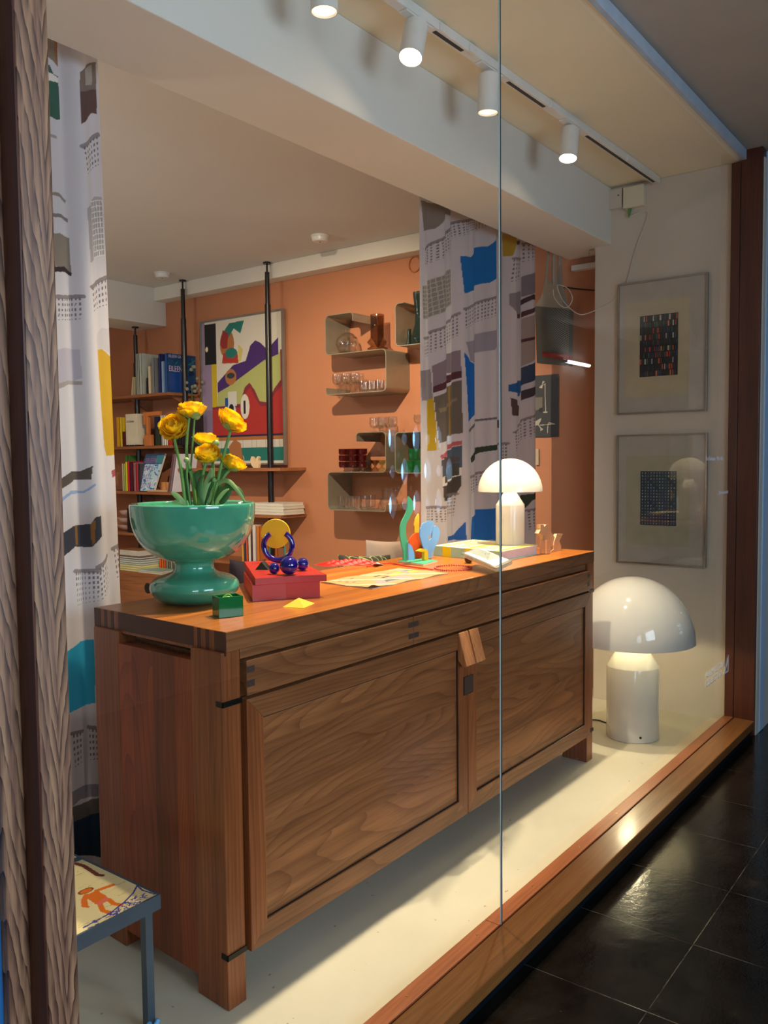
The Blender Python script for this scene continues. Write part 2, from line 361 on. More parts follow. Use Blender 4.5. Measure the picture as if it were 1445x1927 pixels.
# plaster corridor: opposite wall with three barred windows, end walls
cw = MB(); ws = [(-2.4, -0.7), (0.35, 2.05)]; xs = -3.0
for a, b in ws: cw.box((xs, -1.9, -0.05), (a, -1.75, 2.82)); cw.box((a, -1.9, -0.05), (b, -1.75, 1.0)); cw.box((a, -1.9, 2.25), (b, -1.75, 2.82)); xs = b
cw.box((xs, -1.9, -0.05), (5.35, -1.75, 2.82)); cw.box((6.35, -1.9, -0.05), (12.0, -1.75, 2.82)); cw.box((5.35, -1.9, -0.05), (6.35, -1.75, 0.85)); cw.box((5.35, -1.9, 1.65), (6.35, -1.75, 2.82)); struct('wall_corridor', cw, m_corr)
for k, (a, b) in enumerate(ws):
    w = MB()
    for i in range(9): x = a + 0.02 + (b - a - 0.04) * i / 8; w.box((x - 0.012, -1.86, 1.0), (x + 0.012, -1.83, 2.25))
    for z in (1.0, 1.62, 2.21): w.box((a, -1.87, z), (b, -1.82, z + 0.04))
    struct('window_%d' % (k + 2), w, m_black)
scn = MB(); nx_, nz_ = 6, 3; cw_, ch_ = 1.0 / nx_, 0.8 / nz_
for i in range(nx_):
    for j in range(nz_):
        cx_, cz_ = 5.35 + cw_ * (i + .5), 0.85 + ch_ * (j + .5); N_ = 24; rim = []; hol = []
        for k in range(N_):
            a = 2 * PI * (k + .5) / N_; c_, s_ = math.cos(a), math.sin(a); q = 1 / max(abs(c_), abs(s_)); rim.append((cx_ + c_ * q * cw_ / 2, -1.80, cz_ + s_ * q * ch_ / 2))
            hw, hh = ((.30, .42) if (i + j) % 2 == 0 else (.22, .20)); hol.append((cx_ + hw * cw_ * (abs(c_) ** 1.5) * (1 if c_ > 0 else -1), -1.80, cz_ + hh * ch_ * s_))
        b = len(scn.v); scn.add(rim + hol, [(k, (k + 1) % N_, N_ + (k + 1) % N_, N_ + k) for k in range(N_)])
ob_ = struct('window_4', scn, m_corr); sd_ = ob_.modifiers.new('thick', 'SOLIDIFY'); sd_.thickness = 0.05
struct('wall_corridor_end', MB().box((12.0, -2.0, -0.05), (12.15, 1.16, 2.9)), m_corr)
struct('wall_corridor_start', MB().box((-3.15, -2.0, -0.05), (-3.0, 1.16, 2.9)), m_corr)
# bay beyond the right jamb: pale pilaster, then dark glazing wall
struct('trim_2', MB().box((4.47, 1.035, -0.05), (4.56, 1.12, 2.815)), plaster('daylight-tinted white paint', '#b8d0e6', 0.5, 0.3, 0.1, 30), bevel=0.008)  # white plaster with the blue of the daylight put into its colour
struct('wall_next_shop', MB().box((4.56, 1.09, -0.05), (12.0, 1.16, 2.815)), flat('dark blue paint', '#101a26', 0.25))
struct('wall_near_shop', MB().box((-3.0, 1.10, -0.05), (0.574, 1.18, 2.82)), flat('mid blue paint', '#1f5f93', 0.5))
# left post
struct('trim_3', MB().box((0.575, 1.086, -0.05), (0.608, 1.19, 2.815)), m_post, bevel=0.003)
struct('trim_4', MB().box((0.6085, 1.045, -0.05), (0.655, 1.19, 2.774)), m_post, bevel=0.003)
struct('trim_13', MB().box((0.6060, 1.047, -0.05), (0.6084, 1.0855, 2.774)), m_jamb)
# right jamb in two members with a groove between them
struct('trim_5', MB().box((4.395, 1.145, -0.02), (4.42, 1.187, 2.765)), m_jamb, bevel=0.002)
struct('trim_6', MB().box((4.395, 1.045, -0.05), (4.47, 1.141, 2.815)), m_jamb, bevel=0.002)
# sill: inner strip with screws, outer nose
sill = MB(); sill.box((0.655, 1.143, -0.02), (2.02, 1.19, 0.032)); sill.box((2.022, 1.143, -0.02), (4.395, 1.19, 0.032)); struct('trim_7', sill, m_sill, bevel=0.0015)
nose = MB().add([(0.655, 1.139, -0.02), (4.395, 1.139, -0.02), (4.395, 1.139, 0.030), (0.655, 1.139, 0.030), (0.655, 1.043, -0.012), (4.395, 1.043, -0.012), (4.395, 1.043, 0.028), (0.655, 1.043, 0.028)],
                [(3, 2, 6, 7), (7, 6, 5, 4), (4, 5, 1, 0), (0, 1, 2, 3), (1, 5, 6, 2), (0, 3, 7, 4)])
fix_normals(struct('trim_8', nose, m_sill2, bevel=0.003))
struct('trim_9', MB().box((0.575, 1.06, -0.05), (4.47, 1.16, -0.012)), flat('chipped blue black paint', '#0b1118', 0.35))
scr = MB()
for i in range(11):
    x = 0.95 + i * 0.33; scr.lathe([(0, 0.0335), (0.0028, 0.0335), (0.0035, 0.0322), (0.0035, 0.030)], (x, 1.165, 0), 12)
struct('trim_10', scr, flat('brass', '#c9a45a', 0.3, Metallic=1.0))
# ceiling fascia above the glass
struct('trim_11', MB().box((0.575, 1.118, 2.768), (4.395, 1.14, 2.815)), m_fascia, bevel=0.002)
# shop window glass, two panes
m_glass = clearglass('window glass', (0.985, 0.99, 0.985), 1.45)
struct('window_1', MB().box((0.655, 1.1405, 0.033), (2.0285, 1.1425, 2.766)), m_glass)
struct('window_1', MB().box((2.0325, 1.1405, 0.033), (4.395, 1.1425, 2.766)), m_glass)
struct('trim_12', MB().box((2.0285, 1.139, 0.031), (2.0325, 1.144, 2.766), 0).box((2.0265, 1.1402, 0.031), (2.0285, 1.1432, 2.766), 1), [flat('dark silicone joint', '#2b2d2c', 0.3), flat('polished glass edge', '#c2d2cc', 0.15)])

# ------------------------------------------------------------------ track lighting
m_track = flat('white track enamel', '#e4e1da', 0.4)
def yt(x): return 1.596 + (x - 2.234) * (1.554 - 1.596) / (4.474 - 2.234)
tr = thing('lighting_track', 'white ceiling lighting track above the display window', 'lighting track', (3.0, 1.57, 2.75))
mb = MB(); xa, xb = 0.8, 4.395
def tp(x, dy, z): return (x, yt(x) + dy, z)
mb.add([tp(xa, -0.018, 2.742), tp(xb, -0.018, 2.742), tp(xb, 0.018, 2.742), tp(xa, 0.018, 2.742), tp(xa, -0.018, ZC), tp(xb, -0.018, ZC), tp(xb, 0.018, ZC), tp(xa, 0.018, ZC)],
       [(0, 3, 2, 1), (4, 5, 6, 7), (0, 1, 5, 4), (1, 2, 6, 5), (2, 3, 7, 6), (3, 0, 4, 7)])
mb.build('rail', m_track, tr, tr.location, bevel=0.002)
for a, b in ((2.40, 2.57), (2.88, 3.17), (3.56, 4.36)):
    MB().add([tp(a, -0.006, 2.7405), tp(b, -0.006, 2.7405), tp(b, 0.008, 2.7405), tp(a, 0.008, 2.7405), tp(a, -0.006, 2.743), tp(b, -0.006, 2.743), tp(b, 0.008, 2.743), tp(a, 0.008, 2.743)],
             [(0, 3, 2, 1), (4, 5, 6, 7), (0, 1, 5, 4), (1, 2, 6, 5), (2, 3, 7, 6), (3, 0, 4, 7)]).build('slot', m_gap, tr, tr.location)
for x in (2.42, 2.60, 3.20, 3.98):
    MB().box((x - 0.02, yt(x) - 0.026, 2.738), (x + 0.02, yt(x) - 0.012, 2.765)).build('clip', m_track, tr, tr.location, bevel=0.002)
LBL = ['white cylinder spotlight hanging straight, cut by the top edge of the photo', 'white cylinder spotlight tilted left, left of the glass joint, its lamp glowing', 'white cylinder spotlight hanging straight beside the glass joint', 'white cylinder spotlight tilted left, nearest the right wall, its lamp glowing']
m_glow = emit('lit lamp', (1.0, 0.86, 0.62), 30.0)
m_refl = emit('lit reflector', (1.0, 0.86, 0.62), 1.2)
TILT = [(0.0, 0.0, -1), (-0.42, -0.10, -1), (0.02, 0.05, -1), (-0.22, -0.03, -1)]
for k, (((x, y), aim, pw), t) in enumerate(zip(SPOTS, TILT)):
    d = Vector(t).normalized(); top = Vector((x, yt(x), 2.742)); piv = top + Vector((0, 0, -0.018)); R, L = 0.0385, 0.135
    o = thing('track_spotlight', LBL[k], 'spotlight', top, 0, 'cylinder spotlights on the ceiling track')
    MB().box((x - 0.075, yt(x) - 0.016, 2.735), (x + 0.075, yt(x) + 0.016, 2.7415)).build('adapter', m_track, o, top, bevel=0.002)
    MB().tube([top, piv, piv + d * 0.02], 0.008).build('stem', m_track, o, top, smooth=40)
    b = MB().lathe([(0.0, 0.0), (R - 0.006, 0.0), (R, 0.006), (R, L), (R - 0.003, L), (R - 0.004, L - 0.02), (R - 0.012, L - 0.045), (0, L - 0.05)], piv, 40, 0, d).build('housing', m_track, o, top, smooth=40)
    lit = k in (1, 3)
    MB().lathe([(R - 0.005, L - 0.006), (R - 0.011, L - 0.030), (0.012, L - 0.040), (0, L - 0.040)], piv, 32, 0, d).build('lamp', m_glow if lit else m_refl, o, top, smooth=60)
    p = piv + d * (L + 0.004)
    sp = lamp('spot_light', 'SPOT', p, 70 * pw, WARM, aim, spot_size=(0.8, 1.5, 1.4, 1.4)[k], spot_blend=1.0, shadow_soft_size=0.022)
# junction boxes on the pier wall, green plug and cable
jb = thing('junction_box', 'white square junction box with two screws, left of the other box under the ceiling', 'junction box', (4.42, 1.80, 2.70))
MB().box((4.385, 1.738, 2.655), (4.4195, 1.832, 2.757)).build('case', m_white, jb, jb.location, bevel=0.003)
for y, z in ((1.82, 2.70), (1.755, 2.72)): MB().lathe([(0, 0.002), (0.004, 0.0015), (0.004, 0)], (4.385, y, z), 12, 0, (-1, 0, 0)).build('screw', m_black, jb, jb.location)
jb = thing('junction_box', 'cream junction box with green cable plug under the end of the track', 'junction box', (4.42, 1.67, 2.70))
MB().box((4.378, 1.618, 2.645), (4.4195, 1.728, 2.752)).build('case', plaster('cream plastic', '#ddd6bb', 0.5, 0.0), jb, jb.location, bevel=0.003)
g = MB(); g.prism([(4.395, 1.708, 2.645), (4.395, 1.690, 2.645), (4.395, 1.700, 2.600), (4.395, 1.704, 2.600)], (0.012, 0, 0)); g.build('plug', flat('green plastic', '#4f8f3c', 0.4), jb, jb.location)
def spline(P, n=10):
    P = [Vector(p) for p in P]; out = []
    for i in range(len(P) - 1):
        p0, p1, p2, p3 = P[max(i - 1, 0)], P[i], P[i + 1], P[min(i + 2, len(P) - 1)]
        for k in range(n):
            t = k / n; out.append(0.5 * ((2 * p1) + (p2 - p0) * t + (2 * p0 - 5 * p1 + 4 * p2 - p3) * t * t + (3 * p1 - p0 - 3 * p2 + p3) * t * t * t))
    return out + [P[-1]]
XW = 4.412
pts = [Vector((4.40, 1.702, 2.602))] + [bp(px, py, 0, XW) for px, py in ((1219, 400), (1196, 470), (1176, 540), (1155, 565), (1130, 580))] + [bp(px, py, 0, 4.40) for px, py in ((1118, 585),)] + [bp(px, py, 0, 4.36) for px, py in ((1092, 592), (1070, 578), (1056, 560), (1049, 537), (1068, 543), (1077, 562), (1068, 578), (1055, 575), (1043, 560), (1041, 545))]
w = MB().tube(spline(pts, 8), 0.0022, 8); o = w.build('cable', flat('white cable', '#d8d2c4', 0.5), None, (4.40, 1.70, 2.5), smooth=60)
tag(o, 'thin white cable looping from the green plug down past the white wall', 'cable')
o = MB().tube(spline([bp(1053, 547, 0, 4.58), bp(1062, 541, 0, 4.585), bp(1080, 543, 0, 4.585), bp(1112, 546, 0, 4.585), bp(1135, 547, 0, 4.585)], 6), 0.004, 8).build('black_cable', m_black, None, (4.585, 2.0, 2.3), smooth=60)
tag(o, 'black cable running along the terracotta wall to the bag hook', 'cable')
o = MB().box((4.555, 1.935, 2.405), (4.5995, 2.10, 2.435)).build('cable_trunking', m_whitemetal, None, (4.58, 2.0, 2.42), bevel=0.002)
tag(o, 'short white cable trunking high on the terracotta wall under the beam', 'trunking')

# ------------------------------------------------------------------ sideboard
W1 = dict(dark='#3c1d0c', light='#8f5a30')
m_top = wood('oiled elm top', '#7a3b10', '#cb7a2e', 'X', 60, 0.35, 0.30, 'Y', 0.12, var=0.15, vein=0.3, pores=0.25, coat=0.1)
m_hx = wood('elm with level figure', '#582c14', '#a86c40', 'X', 34, 0.75, 0.38, None, var=0.2, vein=0.5, pores=0.3)
m_hx2 = wood('elm boards with level figure', '#5a2d14', '#ae7042', 'X', 24, 0.6, 0.36, 'Z', 0.105, var=0.38, vein=0.5, pores=0.25, seed=4.0)
m_vz = wood('elm with upright figure', '#5a2810', '#ab6234', 'Z', 60, 0.35, 0.36, None, var=0.2, vein=0.45, pores=0.3)
m_side = wood('elm boards upright', '#561f0a', '#a85022', 'Z', 34, 0.6, 0.38, 'Y', 0.095, var=0.35, vein=0.5, pores=0.25, seed=2.0)
m_dark = flat('end grain wood', '#4a2417', 0.45)
m_inlay = flat('dark inlaid wood', '#4a3a34', 0.4)
m_pull = wood('pale elm pull', '#8a4a22', '#c08254', 'Z', 50, 0.2, 0.35, None, var=0.1, vein=0.3)
sbo = (1.354, 1.504, 0.0)
sb = thing('sideboard', 'long dark-stained elm sideboard with two doors and two drawers in the shop window', 'sideboard', sbo)
def sh(x, y, z): return (x + 0.055 * (y - 1.504), y, z)
def part(name, boxes, m, parent=sb, bevel=0.0015):
    b = MB()
    for a, c in boxes: b.box(a, c, 0, sh)
    return b.build(name, m, parent, sbo, bevel=bevel)
part('tabletop', [((1.354, 1.504, 0.881), (3.503, 2.075, 0.931))], m_top, bevel=0.003)
part('top_edge_front', [((1.356, 1.5025, 0.882), (3.501, 1.5045, 0.929))], m_hx, bevel=0)
part('rail', [((1.403, 1.506, 0.8565), (3.418, 1.53, 0.8805))], m_hx)
# finger joints on the end of the top
for k in range(2):
    base = 1.504 if k == 0 else 1.965
    for a, c in ([(0.0, 0.040), (0.060, 0.074), (0.092, 0.106)] if k == 0 else [(0.012, 0.026), (0.046, 0.060), (0.078, 0.110)]):
        MB().box((1.3532, base + a, 0.872), (1.3562, base + c, 0.930), 0, sh).build('finger_joint', m_dark, sb, sbo)
part('top_end_strip', [((1.3537, 1.506, 0.874), (1.3565, 2.073, 0.929))], m_vz, bevel=0)
part('top_end_grain', [((1.3530, 1.625, 0.8815), (1.3560, 1.955, 0.9305))], m_dark, bevel=0)
for y0, y1 in ((1.507, 1.627), (1.945, 2.065)):
    part('leg', [((1.343, y0, 0.0), (1.403, y1, 0.8805))], m_vz, bevel=0.003)
    part('leg', [((3.443, y0, 0.0), (3.503, y1, 0.8805))], m_vz, bevel=0.003)
part('side_panel', [((1.3445, 1.6272, 0.048), (1.385, 1.9448, 0.848))], m_side, bevel=0.0008)
part('side_panel', [((3.465, 1.6275, 0.048), (3.495, 1.9445, 0.848))], m_side)
part('carcass', [((1.404, 1.535, 0.128), (3.442, 2.06, 0.85)), ((1.386, 1.64, 0.128), (1.404, 1.94, 0.80))], m_hx)
m_bracket = flat('blackened steel', '#2b2c28', 0.3, Metallic=0.7)
for z in (0.750, 0.128):
    part('bracket', [((1.3405, 1.503, z), (1.4035, 1.5065, z + 0.013)), ((1.3405, 1.503, z), (1.3425, 1.528, z + 0.013))], m_bracket, bevel=0)
    part('bracket', [((3.4425, 1.503, z), (3.5050, 1.5065, z + 0.013))], m_bracket, bevel=0)
for x0, x1 in ((1.417, 2.1185), (2.1215, 3.449)):
    d = part('drawer', [((x0, 1.498, 0.7635), (x1, 1.534, 0.8505))], m_hx, bevel=0.0025)
    for z in (0.785, 0.820):
        for xx in (x0 + 0.001, x1 - 0.025): MB().box((xx, 1.4972, z), (xx + 0.024, 1.4990, z + 0.016), 0, sh).build('finger_joint', m_inlay, d, sbo)
def door(x0, x1, i):
    z0, z1, f, y0, y1 = 0.121, 0.7555, 0.056, 1.497, 1.530
    d = thing('x', 'x', 'x'); bpy.data.objects.remove(d)
    pn = part('door', [((x0 + f - 0.01, y0 + 0.008, z0 + f), (x1 - f + 0.01, y1, z1 - f))], m_hx2, bevel=0)
    pn['label'] = 'left door with mitred frame' if i == 0 else 'right door with mitred frame'
    for nm, mm, q in (('stile', m_vz, [(x0, z0), (x0 + f, z0 + f), (x0 + f, z1 - f), (x0, z1)]), ('stile', m_vz, [(x1, z0), (x1, z1), (x1 - f, z1 - f), (x1 - f, z0 + f)]),
                      ('rail', m_hx, [(x0, z0), (x1, z0), (x1 - f, z0 + f + 0.004), (x0 + f, z0 + f + 0.004)]), ('rail', m_hx, [(x0, z1), (x0 + f, z1 - f), (x1 - f, z1 - f), (x1, z1)])):
        o = MB().prism([(x - sbo[0], y0 - sbo[1], z) for x, z in q], (0, y1 - y0, 0)).build(nm, mm, pn, bevel=0.0015); fix_normals(o)
    g = MB()
    for a, c in (((x0 + f - 0.001, y0 + 0.004, z0 + f + 0.003), (x0 + f + 0.003, y0 + 0.009, z1 - f)), ((x1 - f - 0.003, y0 + 0.004, z0 + f), (x1 - f + 0.001, y0 + 0.009, z1 - f)),
                 ((x0 + f, y0 + 0.004, z1 - f - 0.003), (x1 - f, y0 + 0.009, z1 - f + 0.001)), ((x0 + f, y0 + 0.004, z0 + f), (x1 - f, y0 + 0.009, z0 + f + 0.006))):
        g.box([p - q for p, q in zip(a, sbo)], [p - q for p, q in zip(c, sbo)])
    g.build('groove', m_gap, pn)
    return pn
d1 = door(1.4135, 2.4335, 0); d2 = door(2.4370, 3.457, 1)
for dd, xa_, xb_ in ((d1, 2.372, 2.4305), (d2, 2.4385, 2.496)):
    z0, z1 = 0.648, 0.7575
    w = MB().prism([(xa_, 1.4975, z1), (xa_, 1.4925, z1), (xa_, 1.461, z0), (xa_, 1.478, z0 - 0.004), (xa_, 1.4975, z0 + 0.02)], (xb_ - xa_, 0, 0))
    o = w.build('handle', m_pull, dd, sbo, bevel=0.002); fix_normals(o); o['label'] = 'pale wedge-shaped wooden pull'
MB().box((2.407, 1.4955, 0.538), (2.468, 1.4985, 0.600), 1).box((2.410, 1.4935, 0.541), (2.467, 1.4985, 0.600), 0).build('lock_block', [m_inlay, m_gap], d1, sbo)

# ------------------------------------------------------------------ mushroom lamps
def opal(name, col, glow=0.0, transl=0.35, gc=(1, 0.9, 0.72)):
    t = NT(name); t.set(Base_Color=lin(col), Roughness=0.08); t.b.inputs['Coat Weight'].default_value = 0.3
    if transl:
        tl = t.new('ShaderNodeBsdfTranslucent'); tl.inputs[0].default_value = (*lin(col), 1); mx = t.new('ShaderNodeMixShader'); mx.inputs[0].default_value = transl
        t.link(t.b.outputs[0], mx.inputs[1]); t.link(tl.outputs[0], mx.inputs[2]); t.link(mx.outputs[0], t.out.inputs[0])
    return t.m
def mushroom(name, label, c, z0, rb, hb, hc, rd, zd, hd, m_body, m_shade, pw, col, glow=None):
    o = thing(name, label, 'lamp', (c[0], c[1], z0)); L = (c[0], c[1], z0)
    MB().lathe([(0, 0), (rb - 0.003, 0), (rb, 0.003), (rb, hb), (rb * 0.985, hb + 0.004), (rb * 0.36, hc), (rb * 0.30, hc + 0.004), (0, hc + 0.004)], (0, 0, 0), 72).build('body', m_body, o, smooth=30)
    n = 26; th = 0.004; prof = [(rd * math.sin(a), zd + hd * math.cos(a)) for a in [PI / 2 * k / n for k in range(n + 1)]]; prof[0] = (0, zd + hd)
    inn = [((rd - th) * math.sin(a), zd + (hd - th) * math.cos(a)) for a in [PI / 2 * k / n for k in range(n + 1)]][::-1]; inn[-1] = (0, zd + hd - th)
    MB().lathe(prof + inn, (0, 0, 0), 96).build('shade', m_shade, o, smooth=50)
    MB().tube([(0, 0, hc), (0, 0, zd + hd - th)], 0.006, 12).build('stem', m_steel, o, smooth=50)
    if pw:
        MB().ball((0, 0, zd + hd * 0.42), 0.026, 20, 12).build('bulb', emit('lamp bulb', (1, 0.85, 0.6), 12), o, smooth=80)
        for dx in (-1, 1): lamp('bulb_light', 'POINT', (c[0] + dx * 0.04, c[1], z0 + zd + hd * 0.30), pw / 2, col, shadow_soft_size=0.02)
    return o
LB = (3.912, 1.480)
bigl = mushroom('mushroom_floor_lamp', 'large white mushroom lamp with glossy dome standing on the floor by the white wall', LB, 0.0, 0.122, 0.343, 0.470, 0.285, 0.466, 0.306, opal('white lacquer', '#d9d6cd', transl=0), opal('white lacquered dome', '#dfdcd3', transl=0), 6.0, (1.0, 0.86, 0.52))
MB().lathe([(0, 0.002), (0.006, 0.001), (0.006, -0.002)], (-0.096, -0.0757, 0.03), 16, 0, (-0.785, -0.619, 0)).build('switch', m_black, bigl)
LT = (3.20, 1.752)
mushroom('mushroom_table_lamp', 'small lit white mushroom lamp standing on the thick art book', LT, 0.9732, 0.061, 0.166, 0.228, 0.136, 0.226, 0.140, opal('opal glass body', '#efe9e0', transl=0.3), opal('opal glass dome', '#f4efe6', transl=0.28), 3.4, (1.0, 0.83, 0.6))
fl = spline([bp(1145, 1362, 2, 0.004), bp(1137, 1359, 2, 0.004), bp(1124, 1355, 2, 0.004), bp(1108, 1356, 2, 0.004), bp(1080, 1370, 2, 0.004)], 6)
o = MB().tube(fl, 0.0035, 8).build('lamp_cord', m_black, None, tuple(fl[5]), smooth=60); tag(o, 'thin black cord from the big floor lamp running behind the sideboard', 'cord')

# ------------------------------------------------------------------ green vase and ranunculus
VC = (1.612, 1.915); VZ = 0.931
m_vase = NT('teal green glazed ceramic'); m_vase.set(Base_Color=lin('#3f9a78'), Roughness=0.08); m_vase.b.inputs['Coat Weight'].default_value = 0.6; m_vase.b.inputs['Coat Roughness'].default_value = 0.03
nn = m_vase.noise(m_vase.coord(), 9, 4); m_vase.link(m_vase.ramp(nn, [(0.3, lin('#3a9474')), (0.7, lin('#55ab8a'))]), m_vase.b.inputs['Base Color']); m_vase = m_vase.m
vs = thing('footed_vase', 'teal green glazed vase with a wide bowl on a bulbous foot, yellow flowers in it', 'vase', (VC[0], VC[1], VZ))
prof = [(0, 0), (0.070, 0.0), (0.090, 0.004), (0.112, 0.016), (0.125, 0.034), (0.128, 0.047), (0.122, 0.062), (0.106, 0.074), (0.082, 0.081), (0.064, 0.088), (0.057, 0.099), (0.057, 0.112), (0.064, 0.120), (0.088, 0.127), (0.115, 0.140), (0.142, 0.163), (0.162, 0.193), (0.173, 0.228), (0.177, 0.262), (0.178, 0.280), (0.176, 0.286), (0.170, 0.287), (0.164, 0.284), (0.160, 0.275), (0.150, 0.262), (0, 0.256)]
def smooth_prof(p, n=4):
    q = spline([(a, 0, b) for a, b in p], n); return [(max(v.x, 0), v.z) for v in q]
MB().lathe(smooth_prof(prof[1:-1], 4), (0, 0, 0), 96).build('body', m_vase, vs, smooth=60)
MB().lathe([(0.152, 0.268), (0.0, 0.270)], (0, 0, 0), 48).build('flower_foam', flat('dark moss green', '#5d7d4e', 0.8), vs)
def at_depth(px, py, dep):
    v = Vector((R3 @ np.array([px - 722.5, -(py - 963.5), -FPX])).tolist()) / FPX; return Vector((0, 0, CAMZ)) + v * dep
VD = 0.795 * VC[0] + 0.603 * VC[1] - 0.059 * (1.3 - CAMZ)
m_petal = NT('yellow petal'); m_petal.set(Roughness=0.55); pn_ = m_petal.noise(m_petal.coord(), 55, 3)
m_petal.link(m_petal.ramp(pn_, [(0.3, lin('#ffbe00')), (0.6, lin('#ffec28'))]), m_petal.b.inputs['Base Color'])
m_petal.b.inputs['Subsurface Weight'].default_value = 0.0
tl_ = m_petal.new('ShaderNodeBsdfTranslucent'); tl_.inputs[0].default_value = (*lin('#ffd000'), 1); mx_ = m_petal.new('ShaderNodeMixShader'); mx_.inputs[0].default_value = 0.42
m_petal.link(m_petal.b.outputs[0], mx_.inputs[1]); m_petal.link(tl_.outputs[0], mx_.inputs[2]); m_petal.link(mx_.outputs[0], m_petal.out.inputs[0]); m_petal = m_petal.m
m_stem = flat('green stem', '#6c9a44', 0.5); m_leaf = flat('dark green leaf', '#3f6e34', 0.5); m_leaf2 = flat('pale green leaf', '#8fae6a', 0.5)
def blossom(parent, c, axis, R, flatn, org, seed):
    r_ = random.Random(seed); A = Vector(axis).normalized(); a, b = frame_of(A); mb = MB()
    rings = 8
    for i in range(rings):
        f = (i + 1) / rings; Ri = R * (0.25 + 0.75 * f); n = 5 + i // 2; tmax = 2.5 - 1.05 * f
        for k in range(n):
            ph = 2 * PI * (k + 0.5 * (i % 2)) / n + r_.uniform(-0.25, 0.25); wd = PI / n * 1.35; tm = tmax + r_.uniform(-0.18, 0.12); wob = r_.uniform(0.92, 1.07); ruf = r_.uniform(0, 6)
            def fn(u, v, Ri=Ri, ph=ph, wd=wd, tm=tm, wob=wob, ruf=ruf, f=f):
                s_ = (u - 0.5) * 2; th = 0.35 + (tm - 0.35) * v * (1 - 0.16 * s_ * s_ * v); q = ph + s_ * wd * (0.45 + 0.55 * math.sin(min(v * 1.3, 1) * PI / 2))
                rr = Ri * wob * (1 + 0.05 * math.sin(ruf + s_ * 5) * v) * (1 + 0.10 * f * v)
                return Vector(c) - Vector(org) + (a * math.cos(q) + b * math.sin(q)) * rr * math.sin(th) + A * (-rr * math.cos(th) * flatn + R * 0.1)
            mb.sheet(fn, 6, 6)
    mb.build('petals', m_petal, parent, smooth=80)
    cal = MB()
    for k in range(5):
        ph = 2 * PI * k / 5 + 0.3
        def fn2(u, v, ph=ph):
            s_ = (u - 0.5) * 2; q = ph + s_ * 0.55 * math.sin(PI * (0.15 + 0.8 * v)); th = 0.15 + 0.95 * v
            return Vector(c) - Vector(org) + (a * math.cos(q) + b * math.sin(q)) * R * 1.06 * math.sin(th) + A * (-R * 1.08 * math.cos(th) * flatn + R * 0.05)
        cal.sheet(fn2, 4, 5)
    cal.build('sepals', m_leaf2, parent, smooth=80)
VUP = Vector((0, 0, 1)); TOC = Vector((-0.8, -0.6, 0)); RGT = Vector((0.604, -0.797, 0))
FL = [(325, 801, 26, 0.80, TOC * 0.9 + VUP * 0.45, 0.00, [(328, 826), (340, 880), (350, 950)], 'yellow ranunculus facing the viewer, leftmost of the bunch'),
      (361, 765, 26, 0.66, VUP * 1.0 + TOC * 0.12, 0.02, [(357, 779), (351, 850), (362, 905), (370, 952)], 'yellow ranunculus at the top of the bunch, on the tallest stem'),
      (440, 787, 27, 0.70, VUP * 0.75 + RGT * 0.75 + TOC * 0.15, 0.00, [(436, 800), (420, 860), (396, 950)], 'yellow ranunculus leaning right at the upper right of the bunch'),
      (387, 822, 23, 0.62, VUP * 1.0 + RGT * 0.1 + TOC * 0.05, 0.05, [(392, 838), (401, 880), (398, 950)], 'yellow ranunculus half hidden behind the lower middle one'),
      (390, 849, 23, 0.75, VUP * 0.85 + TOC * 0.55, -0.01, [(388, 866), (378, 915), (372, 952)], 'yellow ranunculus in the lower middle of the bunch'),
      (440, 867, 24, 0.62, VUP * 0.9 + RGT * 0.42 + TOC * 0.1, 0.02, [(434, 882), (417, 905), (400, 950)], 'yellow ranunculus lowest on the right of the bunch')]
for i, (px, py, r, fln, ax, dd, path, lab) in enumerate(FL):
    c = at_depth(px, py, VD + dd); org = bp(path[-1][0], path[-1][1] - 2, 2, 1.195) if False else at_depth(path[-1][0], path[-1][1], VD + dd * 0.5)
    org.z = VZ + 0.262
    f = thing('ranunculus', lab, 'flower', org, 0, 'yellow ranunculus flowers in the green vase')
    R = r * VD / FPX; blossom(f, c, ax, R, fln * 1.3, org, i)
    pts = [c - Vector(ax).normalized() * R * fln * 1.2] + [at_depth(x, y, VD + dd * (1 - j / len(path) * 0.5)) for j, (x, y) in enumerate(path[:-1])] + [org]
    pts = [p - org for p in spline(pts, 6)]; n_ = len(pts); MB().tube(pts, [0.0034 + 0.0022 * k / n_ for k in range(n_)], 10).build('stem', m_stem, f, smooth=60)
lv = thing('flower_foliage', 'green leaves, buds and bare stems growing between the yellow flowers', 'leaves', (VC[0], VC[1], VZ + 0.262))
def leafstrip(P, w, m, name='leaf'):
    P = spline([at_depth(x, y, VD + d) - lv.location for x, y, d in P], 5); mb = MB(); n_ = len(P); vs_ = []
    for k, p in enumerate(P):
        t = (P[min(k + 1, n_ - 1)] - P[max(k - 1, 0)]).normalized(); sd = t.cross(TOC + VUP * 0.3).normalized(); ww = w * math.sin(PI * (0.12 + 0.85 * k / (n_ - 1))) + 0.0006
        nr = sd.cross(t) * ww * 0.35
        vs_ += [p - sd * ww + nr, p - nr * 0.4, p + sd * ww + nr]
    fs = [(3 * k + j, 3 * k + j + 1, 3 * k + j + 4, 3 * k + j + 3) for k in range(n_ - 1) for j in range(2)]
    mb.add(vs_, fs); o = mb.build(name, m, lv, smooth=80); so = o.modifiers.new('thick', 'SOLIDIFY'); so.thickness = 0.0008; return o
